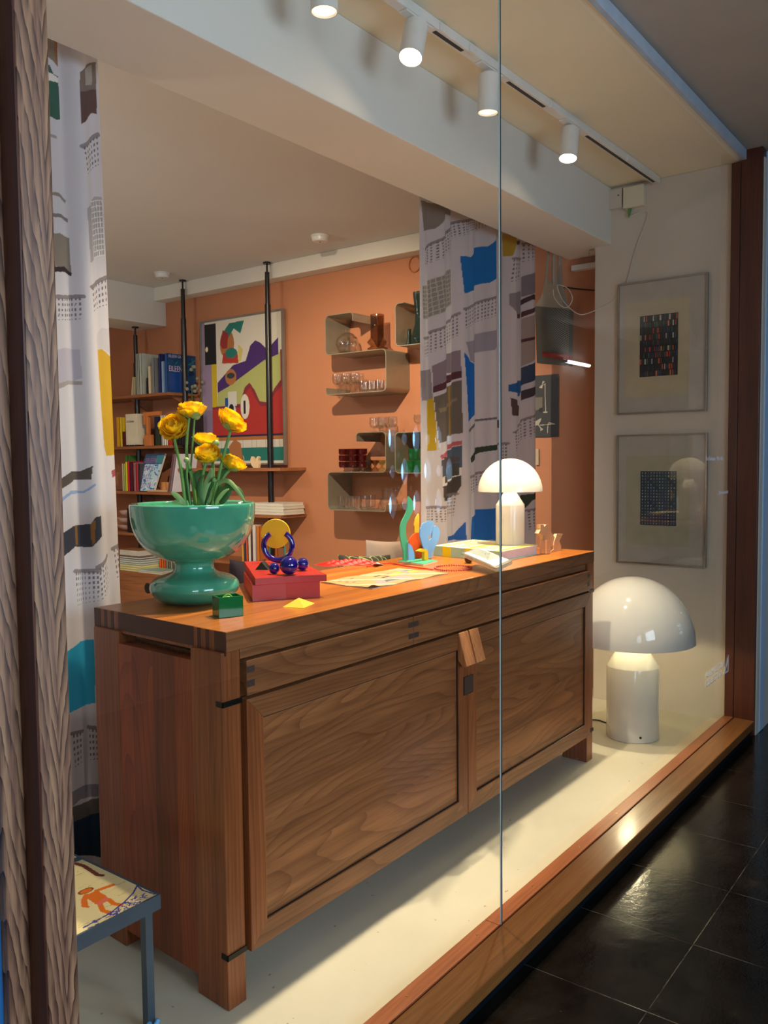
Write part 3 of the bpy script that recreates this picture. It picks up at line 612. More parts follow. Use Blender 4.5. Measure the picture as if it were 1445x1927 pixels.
for P, w, m in [([(392, 950, 0), (405, 915, 0), (428, 905, -.02), (448, 925, -.03), (462, 946, -.03)], .006, m_leaf2), ([(402, 950, 0), (415, 925, -.01), (436, 917, -.01), (452, 926, -.02), (461, 947, -.02)], .008, m_leaf),
                ([(385, 950, .01), (392, 925, .01), (400, 905, 0), (410, 898, -.01)], .007, m_leaf), ([(380, 950, 0), (386, 920, 0), (397, 893, .01), (398, 880, .01)], .009, m_leaf2), ([(360, 950, .01), (352, 920, .01), (349, 890, .01), (362, 884, .01)], .008, m_leaf),
                ([(350, 950, -.01), (338, 938, -.02), (328, 930, -.02), (322, 926, -.02)], .007, m_leaf2), ([(352, 952, -.01), (340, 946, -.02), (330, 944, -.02), (324, 946, -.02)], .005, m_leaf2), ([(366, 950, .02), (372, 925, .02), (376, 905, .02)], .008, m_leaf),
                ([(410, 950, .03), (424, 935, .03), (430, 912, .04), (418, 900, .04)], .012, m_leaf), ([(378, 950, .03), (366, 905, .03), (378, 890, .04), (392, 892, .04)], .010, m_leaf), ([(395, 950, 0), (411, 900, .02), (425, 884, .02), (440, 880, .02)], .006, m_leaf),
                ([(384, 952, -.02), (376, 930, -.02), (378, 905, -.02), (385, 893, -.02)], .005, m_leaf), ([(405, 951, -.03), (412, 938, -.03), (422, 926, -.03), (431, 920, -.03)], .005, m_leaf2)]: leafstrip(P, w, m)
for P in ([(358, 950, 0), (352, 900, 0), (351, 872, 0)], [(374, 950, .02), (359, 880, .02), (366, 788, .02)], [(404, 950, .02), (400, 900, .02), (402, 866, .02)], [(349, 950, .02), (346, 905, .02), (344, 880, .02)], [(412, 950, 0), (402, 925, 0), (404, 905, 0)]):
    MB().tube([at_depth(x, y, VD + d) - lv.location for x, y, d in P], 0.0028, 8).build('stem', m_stem, lv, smooth=60)
for px, py, d, r in ((351, 866, 0, .0085), (370, 783, .02, .011), (405, 834, .04, .012), (404, 903, 0, .008)): MB().ball(at_depth(px, py, VD + d) - lv.location, r, 16, 10).build('bud', m_leaf2, lv, smooth=80)

# ------------------------------------------------------------------ small things on the sideboard
Z = 0.9315
def on(px, py, z=Z): return bp(px, py, 2, z)
def rect4(a, f, b): return [a, f, b, a + b - f]            # left, front, right corners -> + back
m_green = NT('glossy green lacquer').set(Base_Color=lin('#0f6b35'), Roughness=0.12).m
L_, F_, R_ = on(399.7, 1157.5), on(412.2, 1163.8), on(458.3, 1158.5); Q = rect4(L_, F_, R_); H_ = 0.053
cu = thing('green_box', 'small glossy green open-topped cube box in front of the vase', 'box', F_)
def loc(P, o): return [p - Vector(o) for p in P]
def hollow(Q, h, t, o):
    c = sum(Q, Vector()) / 4; I = [c + (p - c) * (1 - t) for p in Q]; mb = MB(); o = Vector(o); up = Vector((0, 0, h))
    vs = [p - o for p in Q] + [p - o + up for p in Q] + [p - o + up for p in I] + [p - o + Vector((0, 0, 0.004)) for p in I]; fs = [(3, 2, 1, 0), (12, 13, 14, 15)]
    for i in range(4):
        j = (i + 1) % 4; fs += [(i, j, 4 + j, 4 + i), (4 + i, 4 + j, 8 + j, 8 + i), (8 + i, 8 + j, 12 + j, 12 + i)]
    return mb.add(vs, fs)
fix_normals(hollow(Q, H_, 0.14, F_).build('box', m_green, cu, bevel=0.001))
cc = sum(Q, Vector()) / 4 - F_
MB().tube(spline([cc + Vector((0.018 * math.cos(a), 0.018 * math.sin(a), 0.045 + 0.008 * math.sin(2 * a))) for a in [k * 0.7 for k in range(10)]], 5), 0.0018, 6).build('ribbon', flat('lime ribbon', '#7fbf4a', 0.4), cu, smooth=60)
# red low stand
sl = [Vector((1.975, 2.092, 1.0)), on(480, 1088.5, 1.0), on(614.7, 1080.8, 1.0), Vector((2.11, 1.975, 1.0))]
st = thing('red_stand', 'low red lacquered stand with slanted top slab holding cobalt blue glass balls', 'stand', tuple(on(475.2, 1132.1)))
o_ = st.location.copy()
m_red = flat('matt red lacquer', '#b3241f', 0.38); top = []
for i, (a, b) in enumerate(zip(sl, sl[1:] + sl[:1])):
    for k in range(8 if i == 1 else 1):
        t = k / 8; p = a.lerp(b, t)
        if i == 1: p = p + Vector((0.63, 0.77, 0)) * 0.010 * math.sin(PI * t)
        top.append(p - o_ - Vector((0, 0, 0.021)))
fix_normals(MB().prism(top, (0, 0, 0.021)).build('slab', m_red, st, bevel=0.001))
f1, f2 = on(475.2, 1132.1), on(602.1, 1124.4); dv = Vector((0.20, 0.245, 0)); th = 0.012; bx = MB()
e = (f2 - f1).normalized(); m_ = (f1 + f2) / 2 + dv.normalized() * 0.012
fr = [f1, m_, f2, f2 + dv.normalized() * th, m_ + dv.normalized() * th, f1 + dv.normalized() * th]
fix_normals(MB().prism([p - o_ for p in fr], (0, 0, 0.0475)).build('front_panel', m_red, st))
for s0, lab in ((f1 + dv.normalized() * th, 0), (f2 - e * th + dv.normalized() * th, 1)):
    q = [s0, s0 + e * th, s0 + e * th + dv, s0 + dv]; fix_normals(MB().prism([p - o_ for p in q], (0, 0, 0.0475)).build('side_panel', m_red, st))
m_blue = NT('cobalt blue glass').set(Base_Color=lin('#150a6e'), Roughness=0.03).m
m_blue.node_tree.nodes['Principled BSDF'].inputs['Coat Weight'].default_value = 1.0
for px, py, r, lab in ((544, 1064, 0.0275, 'large cobalt blue glossy ball, middle of the three'), (569, 1061.5, 0.0195, 'smaller cobalt blue ball to the right of the large one'), (516, 1069.5, 0.0168, 'smallest cobalt blue ball to the left of the large one')):
    c = bp(px, py, 2, 1.0005 + r); o = MB().ball((0, 0, 0), r, 40, 24).build('glass_ball', m_blue, None, c, smooth=80)
    o.location = c; o.data.transform(Matrix.Translation(Vector(c))); tag(o, lab, 'ball', 'cobalt blue balls on the red stand')
c = bp(523.5, 1046, 1, 1.965); R = 0.047; c.z = 1.0005 + R + 0.009
o = MB().tube([c + RGT * R * math.cos(a) + VUP * R * math.sin(a) for a in [PI / 2 + 0.55 + (2 * PI - 1.1) * k / 48 for k in range(49)]], 0.0092, 16).build('glass_ring', m_blue, None, c, smooth=60)
tag(o, 'cobalt blue glass ring with an open top standing behind the balls', 'ring')
p = bp(497, 1072, 2, 1.0)
o = MB().add([(p.x, p.y - .018, 1.0), (p.x + .035, p.y + 0.0, 1.0), (p.x + .02, p.y + .04, 1.0), (p.x - .02, p.y + .02, 1.0), (p.x - .004, p.y + .008, 1.024), (p.x + .016, p.y + .014, 1.026)], [(3, 2, 1, 0), (0, 1, 5, 4), (1, 2, 5), (2, 3, 4, 5), (3, 0, 4)]).build('faceted_paperweight', flat('polished gunmetal', '#6d6a66', 0.2, Metallic=0.9), None, tuple(p))
tag(o, 'grey faceted metal paperweight beside the blue balls', 'paperweight')
# yellow disc on a stand behind the red stand
yd = bp(519, 1004, 1, 2.045); d0 = thing('yellow_disc_stand', 'yellow round disc on a thin green stand behind the blue glass ring', 'ornament', (yd.x, yd.y, Z)); n_ = Vector((-0.8, -0.6, 0))
MB().lathe([(0, 0), (0.049, 0), (0.0505, 0.0015), (0.0505, 0.0065), (0.049, 0.008), (0, 0.008)], yd - d0.location, 64, 0, n_).build('disc', flat('yellow lacquer', '#d3a900', 0.5), d0, smooth=40)
for s_ in (-1, 1): MB().tube([(s_ * 0.604 * 0.026 + 0.01, -s_ * 0.797 * 0.026 + 0.006, 0.0), (s_ * 0.604 * 0.026 + 0.01, -s_ * 0.797 * 0.026 + 0.006, yd.z - Z - 0.01)], 0.003, 8).build('leg', flat('sea green paint', '#2f8a72', 0.5), d0)
MB().tube([(-0.604 * 0.026 + 0.01, 0.797 * 0.026 + 0.006, 0.032), (0.604 * 0.026 + 0.01, -0.797 * 0.026 + 0.006, 0.032)], 0.003, 8).build('crossbar', bpy.data.materials['sea green paint'], d0)
# yellow pyramid
a, b, c = on(531.4, 1142.4), on(572, 1144.3), on(592.4, 1135.4); d = a + c - b; ct = (a + b + c + d) / 4; ap = Vector((ct.x, ct.y, Z)); ap = Vector((*ap.xy, Z + 0.021))
o = MB().add([a, b, c, d, ap], [(3, 2, 1, 0), (0, 1, 4), (1, 2, 4), (2, 3, 4), (3, 0, 4)]).build('pyramid', flat('yellow folded card', '#e0b62a', 0.5), None, tuple(a)); fix_normals(o)
tag(o, 'low yellow pyramid near the front edge of the sideboard', 'ornament')
# newspaper
A, B, D = on(603, 1097), on(700.5, 1109), on(844, 1079.8); E_ = A + D - B
np_ = Canvas(150, 120, '#a5875a', (0, 1, 0, 1))            # u: A->B... drawn in u along B->D, v along B->A
for k in range(9): np_.rect(0.45 + 0.13 * (k % 4), 0.50 + 0.15 * (k // 4), 0.45 + 0.13 * (k % 4) + 0.10, 0.55 + 0.15 * (k // 4) + (0.05 if k % 2 else 0), ['#3b342c', '#e3a83a', '#5d6fa0', '#e3a83a', '#2f2a26'][k % 5])
np_.poly([(0.18, 0.15), (0.62, 0.12), (0.66, 0.42), (0.30, 0.48)], '#8c8480').poly([(0.3, 0.2), (0.5, 0.22), (0.48, 0.4), (0.36, 0.34)], '#5a5450')
for r_ in range(5):
    for q in range(4): np_.rect(0.05 + 0.07 * q + 0.03 * (r_ % 2), 0.55 + 0.07 * r_, 0.09 + 0.07 * q + 0.03 * (r_ % 2), 0.585 + 0.07 * r_, '#6d4a30' if (q + r_) % 2 else '#b9895c')
for r_ in range(6): np_.rect(0.70, 0.12 + r_ * 0.05, 0.95, 0.13 + r_ * 0.05, '#9d8f78')
nr = thing('newspaper', 'folded newspaper with yellow and black print lying flat on the sideboard', 'newspaper', tuple(B))
def npf(U, V):
    P = [B[i] + (D - B)[i] * U + (A - B)[i] * V for i in range(3)]; P[2] = Z + 0.0035 + 0.0012 * np.sin(U * 17 + V * 9) + 0.010 * np.exp(-((U) ** 2 + V ** 2) * 300); return P
np_.sheet('front_page', npf, printed_mat('newsprint', 0.85), nr, tuple(B))
fix_normals(MB().prism([p - B + Vector((0, 0, 0.0002)) for p in (A, B, D, E_)], (0, 0, 0.0022)).build('pages', flat('newsprint edges', '#c9bb9c', 0.9), nr))
# red crumpled net and beads
cN = on(655, 1062); mb = MB()
def netf(u, v):
    x = (u - 0.5) * 0.26; y = (v - 0.5) * 0.09; e_ = max(0, 1 - (abs(u - 0.5) * 2) ** 3) * max(0, 1 - (abs(v - 0.5) * 2) ** 2)
    return Vector((cN.x + x * 0.72 + y * 0.3, cN.y - x * 0.55 + y * 0.9 + 0.0, Z + 0.001 + e_ * (0.014 + 0.008 * math.sin(u * 31) * math.cos(v * 17 + u * 9))))
mb.sheet(netf, 60, 24); o = mb.build('red_net', flat('bright red netting', '#e01208', 0.5), None, tuple(cN), smooth=60); tag(o, 'crumpled bright red netting at the back of the sideboard', 'netting')
def curvef(P, m, name, r, lab, cat, n=10): o = MB().tube(P, r, n).build(name, m, None, tuple(P[0]), smooth=60); tag(o, lab, cat); return o
curvef(spline([on(690, 1066, Z + .004), on(730, 1060, Z + .003), on(770, 1066, Z + .003), on(815, 1072, Z + .003)], 6), bpy.data.materials['bright red netting'], 'cord', 0.0022, 'thin red cord running from the netting towards the beads', 'cord')
m_bead = flat('coral red beads', '#c94a4a', 0.35); bd = MB(); cb = on(850, 1069); nb = 46
for k in range(nb):
    a = 2 * PI * k / nb; px = 852 + 34 * math.cos(a); py = 1068.5 + 5.0 * math.sin(a); q = on(px, py, Z + 0.0035); bd.ball((q.x - cb.x, q.y - cb.y, q.z - cb.z), 0.0034, 10, 6)
o = bd.build('bead_necklace', m_bead, None, None, smooth=80); o.location = cb; tag(o, 'loop of small coral red beads lying in front of the book', 'necklace')
o = MB().add([on(698, 1063), on(722, 1063), on(710, 1058), on(708, 1060, Z + 0.016)], [(0, 2, 1), (0, 1, 3), (1, 2, 3), (2, 0, 3)]).build('paper_tag', flat('white paper', '#dcdad2', 0.6), None, tuple(on(698, 1063))); fix_normals(o); tag(o, 'small folded white paper tag behind the newspaper', 'paper')
# plywood sculpture
SY = 1.93; oL, oF, oR = on(749.3, 1054.7, Z + .008), on(796.5, 1061.6, Z + .008), on(823.1, 1054.7, Z + .008)
sc_ = thing('plywood_sculpture', 'small coloured plywood cut-out sculpture with green wave and blue loop on a square base', 'sculpture', tuple(oF))
Q = rect4(oL, oF, oR); m_ply = flat('pale plywood', '#e0d3bb', 0.6); m_pg = flat('sea green painted ply', '#3fa37c', 0.5)
def base_prism(Q, z0, z1, nm, m): fix_normals(MB().prism([Vector((p.x, p.y, z0)) - oF for p in Q], (0, 0, z1 - z0)).build(nm, m, sc_, bevel=0.0006))
base_prism(Q, Z, Z + .0068, 'base', m_ply); base_prism(Q, Z + .0068, Z + .0078, 'base_top', m_pg)
def z6(x, y): return (680 + x / 6.568, 920 + y / 6.568)
def cut(name, P, y, m, t=0.005, n=4, closed_spline=True):
    pts = [bp(*z6(*p), 1, y) for p in P]
    if n > 1: pts = spline(pts + [pts[0]], n)[:-1]
    zmin = Z + .0078
    for p in pts: p.z = max(p.z, zmin)
    fix_normals(MB().prism([p - oF for p in pts], (0, t, 0)).build(name, m, sc_))
cut('green_wave', [(585, 92), (620, 130), (643, 180), (640, 260), (600, 350), (562, 420), (550, 500), (556, 590), (578, 680), (580, 780), (578, 880), (524, 880), (522, 780), (500, 690), (482, 600), (480, 500), (500, 410), (545, 320), (568, 240), (572, 160)], 1.915, m_pg, n=3)
cut('blue_wedge', [(580, 665), (625, 710), (655, 790), (660, 880), (582, 880)], 1.897, flat('sky blue painted ply', '#6aa5e0', 0.5), n=1)
cut('orange_disc', [(668, 855), (662, 780), (600, 690), (600, 620), (650, 560), (700, 540), (735, 560), (745, 650), (760, 750), (760, 850)], 1.95, flat('orange red painted ply', '#ee5a1c', 0.5), n=3)
cut('yellow_fin', [(658, 540), (655, 450), (670, 370), (708, 305), (715, 330), (714, 540)], 1.985, flat('yellow painted ply', '#e8b81c', 0.5), n=1)
m_sb = bpy.data.materials['sky blue painted ply']
cut('blue_loop', [(825, 870), (800, 800), (750, 680), (725, 580), (728, 500), (760, 430), (820, 400), (895, 398), (893, 440), (880, 480), (870, 540), (830, 590), (822, 620), (845, 635), (872, 610), (880, 520), (898, 465), (925, 452), (955, 480), (972, 540), (955, 630), (910, 720), (880, 800), (882, 870)], 1.925, m_sb, n=1)
for P, y, t in (([(695, 768), (755, 738), (818, 750), (812, 775), (740, 779)], 1.885, 0.012), ([(780, 778), (822, 770), (826, 882), (778, 878)], 1.885, 0.012)): cut('yellow_step', P, y, bpy.data.materials['yellow painted ply'], t, 1)
# big book, boxed disc, wooden knob
L_, F_, R_ = on(816, 1045), on(943, 1058), on(1013, 1043.6); Q = rect4(L_, F_, R_); bo = Vector(F_)
bk = thing('art_book', 'thick art book with pale green and yellow cover lying flat under the small lamp', 'book', tuple(bo)); hb = 0.041
m_bg = flat('pale sea green cover', '#a8d0b4', 0.4)
def slab(Q, z0, z1, nm, m, sc=1.0):
    c = sum(Q, Vector()) / 4; return fix_normals(MB().prism([Vector((*(c + (p - c) * sc).xy, z0)) - bo for p in Q], (0, 0, z1 - z0)).build(nm, m, bk, bevel=0.0005))
slab(Q, Z, Z + 0.003, 'cover', m_bg); slab(Q, Z + 0.003, Z + hb - 0.003, 'pages', flat('book page edges', '#d8d4dc', 0.7), 0.97); slab(Q, Z + hb - 0.003, Z + hb, 'cover', flat('cream printed cover', '#f0ead0', 0.35))
e1 = (F_ - L_); n1 = Vector((e1.y, -e1.x, 0)).normalized() * -1
if n1.dot(Vector((-0.8, -0.6, 0))) < 0: n1 = -n1
def onface(t0, t1, z0, z1, m, nm, lift=0.0006):
    a = L_ + e1 * t0 + n1 * lift; b = L_ + e1 * t1 + n1 * lift
    return fix_normals(MB().prism([Vector((a.x, a.y, Z + z0)) - bo, Vector((b.x, b.y, Z + z0)) - bo, Vector((b.x, b.y, Z + z1)) - bo, Vector((a.x, a.y, Z + z1)) - bo], -n1 * 0.0004).build(nm, m, bk))
onface(0.0, 1.0, 0.0, hb, m_bg, 'spine', 0.0004); m_yl = flat('yellow print', '#f2dc00', 0.4)
onface(0.14, 0.27, 0.0, hb, m_yl, 'spine_band', 0.001); onface(0.48, 0.60, 0.0, hb, m_yl, 'spine_band', 0.001)
a = L_ + e1 * 0.155 + n1 * 0.0016
for k, s_ in enumerate(('ART', '& POST', '& DESIGN')): text('spine_text', s_ if False else ('UNITE', "& PAPER", '& BOOKS')[k], 0.0085, m_black, (a.x, a.y, Z + 0.028 - 0.009 * k), e1, (0, 0, 1), bk, 0.0001) if False else None
u_ = R_ - F_; v_ = L_ - F_
cv = Canvas(60, 60, '#f2ecd2')
for k in range(5): cv.rect(0.0, 0.05 + 0.2 * k, 1, 0.11 + 0.2 * k, ['#f2dc00', '#efe3b0', '#f2dc00', '#e8b8a8', '#f2dc00'][k])
for k in range(3): cv.rect(0.18 + 0.3 * k, 0, 0.26 + 0.3 * k, 1, '#f4e040', 0.7)
cv.sheet('cover_print', plane_fn(F_ + Vector((0, 0, hb + 0.0006)), R_ + Vector((0, 0, hb + 0.0006)), L_ + Vector((0, 0, hb + 0.0006))), printed_mat('printed cover', 0.35), bk, tuple(bo))
cd4 = [bp(867, 1040, 2, .992), bp(934, 1069, 2, .962), bp(964, 1055, 2, .966), bp(898, 1031, 2, .996)]
cdk = thing('disc_case', 'clear plastic disc case leaning on a dark wooden knob beside the art book', 'disc case', tuple(cd4[1]))
fix_normals(MB().prism([p - cd4[1] for p in cd4], (0, 0, -0.013)).build('case', clearglass('clear plastic', (0.93, 0.96, 0.93), 1.45, 0.02, 1.6, 0.25, (0.75, 0.85, 0.7)), cdk, bevel=0.001))
cvi = Canvas(40, 30, '#e9ebe6'); [cvi.rect(0.1, 0.15 + 0.12 * k, 0.85, 0.18 + 0.12 * k, '#b8bfc4') for k in range(6)]
i4 = [cd4[1].lerp(cd4[3], t) for t in (0.08, 0.92)]
cvi.sheet('paper_insert', plane_fn(cd4[1].lerp(cd4[3], .07) + VUP * .001, cd4[0].lerp(cd4[2], .07) + VUP * .001, cd4[2].lerp(cd4[0], .07) + VUP * .001), printed_mat('printed insert', 0.3), cdk, tuple(cd4[1]))
kb = on(886, 1061); o = MB().lathe([(0, 0), (0.013, 0.002), (0.0165, 0.012), (0.013, 0.05), (0, 0.052)], (kb.x, kb.y + 0.01, Z + 0.0166), 28, 0, (0.85, 0.5, 0)).build('turned_stopper', flat('dark turned wood', '#4a2a18', 0.4), None, tuple(kb), smooth=50)
tag(o, 'dark turned wooden stopper propping up the clear disc case', 'stopper')
# wooden animal
def z7(x, y): return (860 + x / 5.558, 850 + y / 5.558)
ao = bp(*z7(960, 1055), 1, 1.62); an = thing('wooden_animal', 'small pale wooden puzzle animal standing at the right end of the sideboard', 'toy', (ao.x, 1.62, Z)); m_pw = flat('pale beech', '#d8a878', 0.5); ao = an.location.copy()
def cut2(nm, P, y, t, m=m_pw):
    pts = [bp(*z7(*p), 1, y) for p in P]
    for p in pts: p.z = max(p.z, Z)
    fix_normals(MB().prism([p - ao for p in pts], (0, t, 0)).build(nm, m, an, bevel=0.0006))
cut2('head', [(850, 855), (873, 815), (873, 762), (905, 762), (914, 785), (930, 762), (950, 762), (958, 800), (950, 870), (895, 880), (872, 858)], 1.618, 0.018)
cut2('body', [(948, 790), (1022, 895), (1022, 960), (990, 1000), (945, 930), (895, 925), (895, 870), (945, 865)], 1.632, 0.016)
cut2('leg', [(888, 925), (928, 925), (925, 1063), (890, 1063)], 1.620, 0.012); cut2('leg', [(938, 925), (980, 928), (976, 1066), (938, 1066)], 1.612, 0.012)
cut2('tail', [(1045, 860), (1106, 860), (1070, 935), (1090, 985), (1088, 1052), (985, 1056), (990, 1032), (1012, 1022), (1012, 975), (1020, 930)], 1.628, 0.014)

# ------------------------------------------------------------------ printed curtains
def fold_fn(x0, x1, y0, amp, per, z0, z1, ph=0.0):
    def fn(U, V):
        X = x0 + (x1 - x0) * U; k = 2 * PI / per
        Y = y0 + amp * (np.sin(X * k + ph) + 0.35 * np.sin(X * k * 2.3 + 1.0 + 0.6 * V)) * (0.85 + 0.25 * (1 - V))
        return [X + 0.25 * amp * np.sin(X * k * 2 + ph), Y, z0 + (z1 - z0) * V]
    return fn
def dots(cv, q, nx, ny, col='#55494c', cw=0.42, ch=0.5, skip=0):
    # q: TL, TR, BR, BL in canvas coordinates
    tl, tr_, br, bl = [np.array(p, float) for p in q]
    def at(u, v): return (tl * (1 - u) + tr_ * u) * (1 - v) + (bl * (1 - u) + br * u) * v
    for i in range(nx):
        for j in range(ny):
            u, v = (i + 0.25) / nx, (j + 0.2) / ny
            if j == ny - 1: hh = ch * 0.35
            else: hh = ch
            cv.poly([tuple(at(u, v)), tuple(at(u + cw / nx, v)), tuple(at(u + cw / nx, v + hh / ny)), tuple(at(u, v + hh / ny))], col, 0.85)
    cv.line([tuple(at(k / 6, 0)) for k in range(7)], 0.006, '#766a6c', 0.8)
YR = 2.255
def cr(px, py): p = bp(px, py, 1, YR); return (p.x, p.z)
def q4(P, s_=3.905, ox=780, oy=370): return [cr(ox + x / s_, oy + y / s_) for x, y in P]
CR = Canvas(330, 900, '#cbc3c3', (3.28, 4.38, 0.02, 2.77))
CR.put(((CR.X * 9).astype(int) % 2) == 0, '#c2babd', 0.5)
for P, c in [([(60, 20), (300, 110), (270, 140), (210, 135), (150, 240), (80, 250)], '#83796d'), ([(60, 1280), (140, 1270), (150, 1500), (70, 1500)], '#8e8588'),
             ([(335, 440), (400, 450), (470, 370), (530, 370), (620, 270), (592, 590), (540, 635), (470, 650), (440, 690), (350, 715)], '#1d6cae'),
             ([(350, 1150), (388, 1213), (440, 1240), (446, 1590), (372, 1655)], '#1f66b4'), ([(690, 1385), (740, 1355), (812, 1350), (810, 1440), (770, 1470), (690, 1432)], '#2a5f96'),
             ([(355, 1072), (420, 1062), (470, 1010), (588, 980), (588, 1095), (560, 1130), (455, 1150), (435, 1225), (390, 1210)], '#99919b'),
             ([(690, 715), (810, 690), (808, 860), (720, 870), (692, 800)], '#8f868c'), ([(720, 872), (806, 858), (800, 895), (730, 895)], '#6d3b2c'),
             ([(145, 1245), (230, 1160), (340, 1130), (342, 1290), (240, 1300), (150, 1400)], '#8a7980'), ([(148, 1400), (230, 1320), (342, 1282), (342, 1335), (240, 1375), (150, 1445)], '#5b3338'),
             ([(152, 1475), (240, 1400), (342, 1350), (348, 1740), (250, 1760), (168, 1815)], '#6b6056'), ([(165, 1560), (330, 1480), (332, 1500), (170, 1590)], '#8f7c62'), ([(250, 1400), (262, 1395), (268, 1760), (256, 1764)], '#a07a35'),
             ([(108, 1505), (150, 1480), (168, 1865), (115, 1872)], '#b8951e'), ([(172, 1905), (225, 1830), (345, 1795), (345, 1825), (240, 1862), (175, 1935)], '#b85a5c'), ([(175, 1940), (240, 1870), (345, 1830), (345, 1990), (180, 2060)], '#4e5a68'),
             ([(180, 2070), (240, 2010), (345, 1990), (345, 2050), (180, 2130)], '#e0d8d4'), ([(180, 2130), (345, 2050), (345, 2120), (330, 2190), (185, 2240)], '#4a4440'),
             ([(370, 1720), (460, 1640), (590, 1620), (590, 1635), (470, 1655), (380, 1735)], '#6c6668'), ([(390, 1925), (450, 1850), (590, 1820), (592, 1860), (500, 1880), (400, 1960)], '#3a4436'),
             ([(592, 1640), (640, 1640), (640, 1700), (592, 1702)], '#5c4440'), ([(662, 265), (725, 300), (700, 440), (668, 440)], '#b28f2a'), ([(720, 330), (800, 320), (770, 355), (720, 352)], '#5b4038'),
             ([(695, 1480), (775, 1540), (770, 1615), (700, 1612)], '#5c4844'),
             ([(810, 590), (880, 550), (880, 700), (810, 740)], '#857a80'), ([(810, 760), (850, 720), (880, 740), (880, 770), (845, 760), (810, 800)], '#4c3a3c'), ([(812, 850), (880, 800), (880, 830), (812, 890)], '#5a3e3c'),
             ([(812, 900), (880, 850), (880, 1180), (812, 1250)], '#a09088'), ([(812, 1050), (880, 1020), (880, 1040), (812, 1075)], '#5a3a38'), ([(812, 1260), (880, 1200), (880, 1330), (812, 1390)], '#3e4860'), ([(812, 1430), (880, 1380), (880, 1440), (812, 1500)], '#4a4044')]:
    CR.poly(q4(P), c)
for P, nx, ny in [([(78, 420), (230, 235), (275, 235), (100, 420)], 0, 0), ([(95, 385), (270, 235), (285, 400), (90, 530)], 10, 7), ([(290, 185), (350, 140), (440, 150), (320, 330)], 0, 0), ([(290, 195), (530, 150), (525, 235), (300, 320)], 16, 6), ([(350, 830), (590, 735), (586, 890), (352, 990)], 15, 6),
                  ([(85, 1040), (128, 1036), (130, 1185), (85, 1195)], 4, 6), ([(132, 1000), (335, 860), (335, 1040), (135, 1165)], 14, 7), ([(700, 460), (808, 455), (800, 620), (690, 650)], 8, 6), ([(815, 345), (878, 360), (878, 480), (815, 500)], 5, 5),
                  ([(705, 1735), (885, 1585), (885, 1740), (710, 1890)], 13, 7), ([(592, 1820), (690, 1815), (690, 1960), (592, 1965)], 7, 6)]:
    if nx: dots(CR, q4(P), nx, ny)
q5 = lambda P: q4(P, 2.627, 600, 860)
for P, c in [([(735, 415), (745, 300), (790, 262), (880, 250), (882, 410)], '#2a69b4'), ([(615, 415), (625, 395), (690, 385), (713, 318), (716, 410)], '#2f5fa8'), ([(598, 130), (600, 90), (660, 40), (700, 30), (700, 90)], '#4c4a44'), ([(595, 0), (700, 0), (700, 20), (598, 60)], '#5a4a48'),
             ([(1000, 195), (1050, 180), (1030, 250), (1005, 250)], '#3f4a3c'), ([(1050, 170), (1085, 150), (1085, 185), (1040, 215)], '#4a3a34')]: CR.poly(q5(P), c)
for P, nx, ny in [([(735, 100), (880, 55), (880, 120), (740, 190)], 13, 6), ([(606, 190), (698, 183), (692, 300), (606, 305)], 9, 7), ([(541, 250), (603, 248), (606, 330), (543, 332)], 7, 6), ([(1030, 265), (1085, 240), (1085, 350), (1032, 370)], 6, 7)]: dots(CR, q5(P), nx, ny)
for P, nx, ny in [([(118, 620), (270, 530), (300, 775), (128, 890)], 9, 8), ([(72, 655), (116, 650), (124, 900), (76, 895)], 3, 8)]:
    q = q4(P); CR.poly(q, '#8e867e'); tl, t2, b2, bl = [np.array(p) for p in q]
    for i in range(nx + 1): CR.line([tuple(tl + (t2 - tl) * i / nx), tuple(bl + (b2 - bl) * i / nx)], 0.0018, '#b9b2a8')
    for j in range(ny + 1): CR.line([tuple(tl + (bl - tl) * j / ny), tuple(t2 + (b2 - t2) * j / ny)], 0.0018, '#b9b2a8')
m_curt = printed_mat('printed voile', 0.8, 0.30, 0.2)
CR.sheet('c', fold_fn(3.28, 4.38, YR, 0.022, 0.235, 0.02, 2.772, 0.6), m_curt)
cr_o = [o for o in C.objects if o.name == 'c'][0]; cr_o.name = 'curtain'; cr_o.location = (0, 0, 0)
def reorigin(o, org):
    o.data.transform(Matrix.Translation(-Vector(org))); o.location = org
reorigin(cr_o, (3.9, YR, 0)); tag(cr_o, 'voile curtain printed with blue panels and small windows, right of the wall shelves', 'curtain')
YL = 2.25
def cl(px, py): p = bp(px, py, 1, YL); return (p.x, p.z)
CL = Canvas(240, 1300, '#cfcace', (1.12, 1.60, 0.02, 2.77))
def qa(P): return [cl(x / 2.89, y / 2.89) for x, y in P]
def qb(P): return [cl(80 + x / 3.2136, 560 + y / 3.2136) for x, y in P]
def qc(P): return [cl(x / 2.329, 1100 + y / 2.329) for x, y in P]
